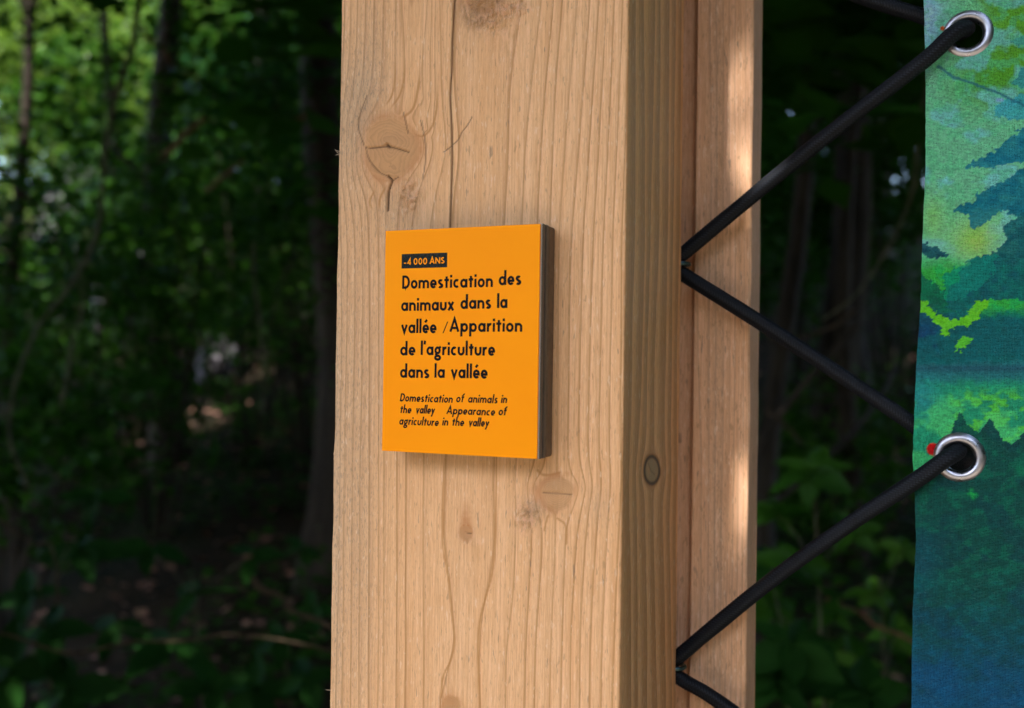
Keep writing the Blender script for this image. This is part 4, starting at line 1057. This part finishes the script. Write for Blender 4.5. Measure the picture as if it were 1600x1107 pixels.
V, F, a = leaves(P, .055, DIAM, .2, wid=1.3, flat=.4); o = mesh('ground_cover', V, F, leaf_dark, None, False, {'var': a}); o['kind'] = 'stuff'

# ------------------------------------------------------------------ near plants
def sapling(base_px, depth, top, label, mat, heads, size, group='leafy saplings growing up from the slope'):
    b = at(*base_px, depth); b[2] = gz(b[0], b[1]); t = empty('leafy_sapling', tuple(b), label, 'plant', group)
    B = Bag(); Lv = []; La = []; Lf = []; nn = 0
    topw = at(top[0], top[1], depth)-b
    stem = smooth_path([np.zeros(3), topw*.5+np.array([.03, .02, 0]), topw], 16)
    V, F = tube(stem, np.linspace(.005, .0018, 16), 7); B.add(V, F)
    for (hx, hy, dd, k, sz) in heads:
        h = at(hx, hy, depth+dd)-b
        j = np.argmin(np.linalg.norm(stem-(h-np.array([0, 0, .06])), axis=1)); j = min(j, 14)
        V, F = tube(smooth_path([stem[j], (stem[j]+h)/2+np.array([0, 0, .012]), h], 7), np.linspace(.0018, .0009, 7), 5); B.add(V, F)
        for q in range(k):
            a_ = q*2*math.pi/k + rng.random()*.5
            d = np.array([[math.cos(a_), .45*math.sin(a_), .55*math.sin(a_)-.12]])
            n_ = np.array([0, -.65, .75])+rng.normal(size=3)*.22; n_ /= np.linalg.norm(n_)
            d = d[0]-n_*(d[0]@n_); d /= np.linalg.norm(d); s = np.cross(d, n_)
            L = BROAD*sz*size*(.8+.4*rng.random())
            V = h + L[:, 0:1]*s + L[:, 1:2]*d + L[:, 2:3]*n_
            Lv.append(V); Lf.append(BROADF+nn); La.append(np.full(len(V), rng.random())); nn += len(V)
    B.build('stem', twig_gr, t)
    mesh('foliage', np.concatenate(Lv), np.concatenate(Lf), mat, t, True, {'var': np.concatenate(La)})
yy_ = np.linspace(0, 1, 9); ww_ = .30*np.sin(np.pi*yy_**.8)**.8*(1-.25*yy_); ww_[0] = ww_[-1] = .002
BROAD = np.concatenate([[(-w_, y_, .06-.25*y_**2+.04), (0, y_, -.25*y_**2), (w_, y_, .06-.25*y_**2+.04)] for w_, y_ in zip(ww_, yy_)])
BROAD[:, 2] -= .1*np.exp(-np.abs(BROAD[:, 0])*20)*0
BROADF = grid_faces(9, 3)
sapling((1272, 1500), 1.75, (1272, 745), 'sapling with pointed leaves spread like a hand, right of the timber', leaf_dark,
        [(1270, 738, 0, 6, 1.), (1210, 800, .05, 5, .8), (1330, 830, .1, 5, .8), (1240, 880, -.05, 5, .9), (1205, 950, .1, 5, .9), (1300, 960, .08, 5, .7)], .075)
sapling((1370, 1500), 2.0, (1375, 900), 'light green sapling beside the reddish twig near the banner', leaf_mid,
        [(1365, 930, 0, 5, .8), (1400, 990, .1, 5, .9), (1340, 1040, 0, 5, .9), (1290, 1080, 0, 5, .8), (1410, 860, .2, 5, .7)], .07)
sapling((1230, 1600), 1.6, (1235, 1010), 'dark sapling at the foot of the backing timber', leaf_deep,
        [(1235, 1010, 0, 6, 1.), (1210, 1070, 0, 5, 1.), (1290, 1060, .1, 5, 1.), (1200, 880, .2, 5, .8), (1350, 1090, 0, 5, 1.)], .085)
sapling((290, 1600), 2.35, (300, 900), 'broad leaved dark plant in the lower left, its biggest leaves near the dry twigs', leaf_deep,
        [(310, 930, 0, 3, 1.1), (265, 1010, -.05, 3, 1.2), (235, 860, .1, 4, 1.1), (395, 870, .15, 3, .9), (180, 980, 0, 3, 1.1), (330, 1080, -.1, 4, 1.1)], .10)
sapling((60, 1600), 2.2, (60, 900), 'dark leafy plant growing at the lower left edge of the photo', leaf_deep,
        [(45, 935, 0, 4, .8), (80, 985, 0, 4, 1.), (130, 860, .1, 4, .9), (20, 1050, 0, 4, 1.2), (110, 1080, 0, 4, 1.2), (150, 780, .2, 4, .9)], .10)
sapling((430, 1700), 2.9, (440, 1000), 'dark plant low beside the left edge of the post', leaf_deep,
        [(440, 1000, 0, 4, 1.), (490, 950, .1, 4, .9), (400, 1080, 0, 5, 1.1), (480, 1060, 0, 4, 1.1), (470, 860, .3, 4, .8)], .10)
def twig(P, r0, r1, mat, label, name='bare_twig', group='bare twigs'):
    P = np.array([at(*p) for p in P]); b = P[0].copy()
    Q = smooth_path(P-b, 12*len(P)); Q += (np.stack([vnoise(np.linspace(0, 9, len(Q)), np.zeros(len(Q)), 5+k) for k in range(3)], 1)-.5)*r0*1.6
    V, F = tube(Q, np.linspace(r0, r1, len(Q)), 8)
    o = mesh(name, V, F, mat, None, True); o.location = tuple(b); return tag(o, label, 'twig', group)
twig([(-60, 985, 1.7), (10, 990, 1.7), (111, 1020, 1.7), (203, 1005, 1.72), (294, 1000, 1.75), (371, 993, 1.78), (513, 1018, 1.8), (600, 1050, 1.85)], .0028, .0022, twig_m, 'long thin dry twig running level across the lower left to the post')
twig([(393, 905, 1.9), (430, 930, 1.9), (470, 960, 1.88), (560, 1005, 1.85)], .0055, .004, twig_m, 'thicker broken twig slanting down towards the post at lower left')
twig([(-10, 805, 1.9), (51, 848, 1.9), (80, 853, 1.9), (88, 890, 1.9), (89, 945, 1.9)], .0022, .0028, twig_m, 'crooked thin twig bending downwards at the left edge')
twig([(1450, 120, 2.4), (1436, 215, 2.4), (1428, 290, 2.4), (1403, 360, 2.42), (1368, 420, 2.45), (1330, 470, 2.45), (1285, 500, 2.5)], .0055, .003, twig_gr, 'pale curved vine hanging between the timber and the banner', 'vine_stem')
twig([(1335, 486, 2.5), (1300, 512, 2.5), (1248, 528, 2.5), (1200, 530, 2.5)], .005, .003, twig_m, 'brownish twig crossing the lower end of the curved vine')
twig([(1290, 936, 2.0), (1330, 952, 2.0), (1358, 970, 2.0), (1400, 992, 2.0), (1460, 1022, 2.0)], .0042, .0032, twig_r, 'reddish fallen twig slanting down behind the banner edge')
twig([(1196, 640, 2.6), (1222, 660, 2.6), (1252, 695, 2.6)], .005, .003, twig_m, 'short brown twig just right of the backing timber')
twig([(216, -40, 3.0), (212, 60, 3.0), (190, 120, 3.0), (172, 180, 3.0), (160, 250, 3.02), (150, 370, 3.05), (118, 440, 3.05), (62, 510, 3.05), (22, 600, 3.0), (14, 690, 3.0), (42, 760, 3.0)], .010, .006, twig_gr, 'long sinuous vine stem dropping through the left of the photo', 'vine_stem')
twig([(250, 250, 4.0), (285, 215, 4.0), (328, 180, 4.0)], .013, .010, twig_r, 'stubby pinkish branch catching light left of the post')
twig([(425, 215, 4.2), (455, 195, 4.2), (484, 180, 4.2)], .011, .009, twig_r, 'orange brown branch stub near the left edge of the post')
twig([(222, 40, 4.0), (236, 62, 4.0), (262, 90, 4.0), (300, 120, 4.1), (335, 150, 4.1)], .010, .006, twig_r, 'pinkish slanting branch high above the middle of the leafy gap')
twig([(318, 300, 4.0), (350, 275, 4.0), (385, 250, 4.0)], .009, .006, twig_r, 'short pinkish twig below the stubby branch left of the post')
twig([(120, 380, 3.6), (128, 470, 3.6), (110, 560, 3.6), (95, 640, 3.6)], .007, .005, twig_gr, 'hanging vine stem beside the sinuous one at left', 'vine_stem')
twig([(395, 380, 3.8), (402, 480, 3.8), (412, 560, 3.8), (408, 650, 3.8)], .006, .004, twig_gr, 'upright green vine stem left of the sign', 'vine_stem')
twig([(1236, 60, 4.2), (1290, 130, 4.2), (1262, 230, 4.2), (1240, 330, 4.2)], .009, .006, bark, 'dark crooked branch behind the upper cord')

# ------------------------------------------------------------------ leafy branch overhead that shades the post (the sun comes through its gap)
def lit_xy(p):                                       # where a ray from p along the sun direction meets the back timber plane
    l = W2L(p); s = np.array([SUN@E_, SUN@D_, SUN@Z_])
    t = (l[:, 1]-YB)/s[1]; return l-s[None]*t[:, None]
ua = np.cross(SUN, Z_); ua /= np.linalg.norm(ua); ub = np.cross(ua, SUN)
def overhead(dist, n, size, label, seed, ru=1.3, rv=1.1, hole=True, c=None):
    c0 = (L2W([.16, YB, .05]) if c is None else np.array(c, float))+SUN*dist
    R_ = np.random.default_rng(seed)
    u = R_.uniform(-ru, ru, n); v = R_.uniform(-rv, rv, n)
    e = (u/ru)**2+(v/rv)**2 < 1+.25*np.sin(5*np.arctan2(v, u)); u, v = u[e], v[e]
    P = c0+u[:, None]*ua+v[:, None]*ub+SUN*R_.normal(size=(len(u), 1))*.14
    V, F, a = leaves(P, size, LEAF6, .3, flat=.9)
    if hole:
        # gap in the foliage: a slanting slot
        h = lit_xy(V); x, z = h[:, 0], h[:, 2]
        x0 = .026+.003*np.sin(z*25)-.003*smst(.05, .18, z)+.010*smst(-.0, -.15, z)
        ing = ((x > x0) & (x < .056) & (z > -.24) & (z < .42)).reshape(-1, 6).any(1)
        if seed > 303: ing = ((x > -.03) & (x < .10) & (z > -.3) & (z < .4)).reshape(-1, 6).any(1)
        keep_ = ~ing | (seed < 304) & (R_.random(len(ing)) < np.where(z.reshape(-1, 6)[:, 3] > .02, .10, .42))
        V = V.reshape(-1, 6, 3)[keep_].reshape(-1, 3); a = a.reshape(-1, 6)[keep_].ravel()
        F = (np.arange(int(keep_.sum()))*6)[:, None, None]+np.array(LEAF6[1])[None]; F = F.reshape(-1, 4)
    if dist < 2:  # extra small leaves added beside the slot to keep sun off the post front
        m_ = 2600; c1 = L2W([0, YB, 0])+SUN*dist*.9; sE = np.array([SUN@E_, SUN@D_, SUN@Z_])
        xx = .022-np.abs(R_.normal(size=m_))*.05; zz_ = R_.uniform(-.30, .38, m_); dd = R_.normal(size=m_)*.08+dist*.85
        Pf = L2W(np.stack([xx, np.full(m_, YB), zz_], 1))+SUN*dd[:, None]
        Vf, Ff, af = leaves(Pf, .028, LEAF6, .3, flat=.7)
        x_ = lit_xy(Vf)[:, 0].reshape(-1, 6).max(1); z_ = lit_xy(Pf)[:, 2]
        kf_ = x_ < .027+.003*np.sin(z_*25)-.003*smst(.05, .18, z_)+.010*smst(-.0, -.15, z_)
        Vf = Vf.reshape(-1, 6, 3)[kf_].reshape(-1, 3); af = af.reshape(-1, 6)[kf_].ravel(); nf = int(kf_.sum())
        Ff = ((np.arange(nf)*6)[:, None, None]+np.array(LEAF6[1])[None]).reshape(-1, 4)
        F = np.concatenate([F, Ff+len(V)]); V = np.concatenate([V, Vf]); a = np.concatenate([a, af])
    t = empty('overhanging_branch', tuple(c0-np.array([ru*.9, 0, 0])), label, 'branch', 'leafy branches overhanging the path')
    b = np.array(t.location)
    V = V-b; mesh('foliage', V, F, leaf_dark, t, False, {'var': a})
    B = Bag()
    for k in range(9):
        e_ = (R_.uniform(-.9, -.1)*ru if k % 2 else R_.uniform(-.6, .0)*ru)*ua+(R_.uniform(.25, .8)*rv*(1 if k % 3 else -1))*ub
        V, F = tube(smooth_path([np.zeros(3), (c0-b+e_)*.5+np.array([0, 0, .1]), c0-b+e_], 10), np.linspace(.012, .003, 10), 6); B.add(V, F)
    B.build('branch', bark, t)
overhead(1.75, 6000, .075, 'leafy branch overhanging the path close above the sign', 301, .75, .62)
overhead(2.7, 4200, .09, 'higher leafy branch overhanging the path above the banner', 302, 1.15, .95)
overhead(4.3, 3600, .12, 'highest leafy branch overhanging the path above the banner', 303, 1.7, 1.4)

overhead(3.0, 4200, .11, 'unseen leafy branch added to shade the plants left of the post', 304, 1.35, 1.0, True, (-1.1, 2.3, .8))  # sun blocker added above the lower-left plants
overhead(3.1, 3600, .11, 'unseen leafy branch added to shade the saplings right of the timber', 305, 1.0, .9, True, (.75, 1.9, .8))  # second added sun blocker, for the right-hand saplings
# ------------------------------------------------------------------ gaps in the foliage that let flecks of sun through
bpy.context.view_layer.update()
def ground_hit(px, py):
    d = ray(px, py); t = np.linspace(1.5, 16, 3000); P = CAM+t[:, None]*d
    i = np.argmax(P[:, 2] < gz(P[:, 0], P[:, 1])); return P[i]
GAPS = [(at(100, 300, 6), .25), (at(250, 330, 7.2), .3), (at(380, 130, 7), .3), (at(455, 210, 7.4), .25), (at(230, 430, 5.8), .2), (at(60, 440, 6), .25), (at(1240, 400, 6.4), .1),
        (at(120, 480, 6), .2), (at(420, 430, 6.5), .2), (ground_hit(305, 656), .26), (ground_hit(345, 655), .10), (ground_hit(1408, 600), .16), (ground_hit(1425, 560), .10), (ground_hit(425, 790), .07),
        (at(205, 540, 8.3), .3), (at(340, 500, 7.5), .18), (at(40, 60, 9), .6), (at(130, 110, 9.5), .6), (at(60, 190, 8), .45), (at(200, 60, 10), .5), (at(120, 150, 6.3), .3),
        (at(340, 220, 8), .35), (at(300, 160, 9), .4), (at(430, 80, 8.5), .4), (at(190, 380, 6.4), .25), (at(310, 400, 6), .22), (at(30, 330, 6.2), .3), (at(400, 300, 6.5), .15)]
for o in list(COL.objects):
    if o.type != 'MESH' or not (o.name.startswith('crown') or o.name.startswith('foliage')): continue
    me = o.data; nv = len(me.vertices)
    co = np.empty(nv*3, np.float32); me.vertices.foreach_get('co', co); co = co.reshape(-1, 3)
    M = np.array(o.matrix_world); wc = co@M[:3, :3].T+M[:3, 3]
    li = np.empty(len(me.loops), np.int32); me.loops.foreach_get('vertex_index', li); fq = li.reshape(-1, 4)
    ctr = (wc[fq[:, 0]]+wc[fq[:, 2]])/2
    lo_, hi_ = ctr.mean(0), np.linalg.norm(ctr-ctr.mean(0), axis=1).max()
    kill = np.zeros(len(fq), bool)
    for g, r in GAPS:
        q = lo_-g; tq = q@SUN
        if tq < -hi_ or np.linalg.norm(q-tq*SUN) > hi_+r: continue
        d = ctr-g; t = d@SUN; kill |= (t > .35) & (np.linalg.norm(d-t[:, None]*SUN, axis=1) < r)
    if kill.any():
        va = np.empty(nv, np.float32); me.attributes['var'].data.foreach_get('value', va)
        used = np.unique(fq[~kill]); mp2 = np.zeros(nv, int); mp2[used] = np.arange(len(used))
        t_ = mesh('tmp', co[used], mp2[fq[~kill]], me.materials[0], None, False, {'var': va[used]})
        o.data = t_.data; o.data.name = 'foliage_mesh'; bpy.data.objects.remove(t_)
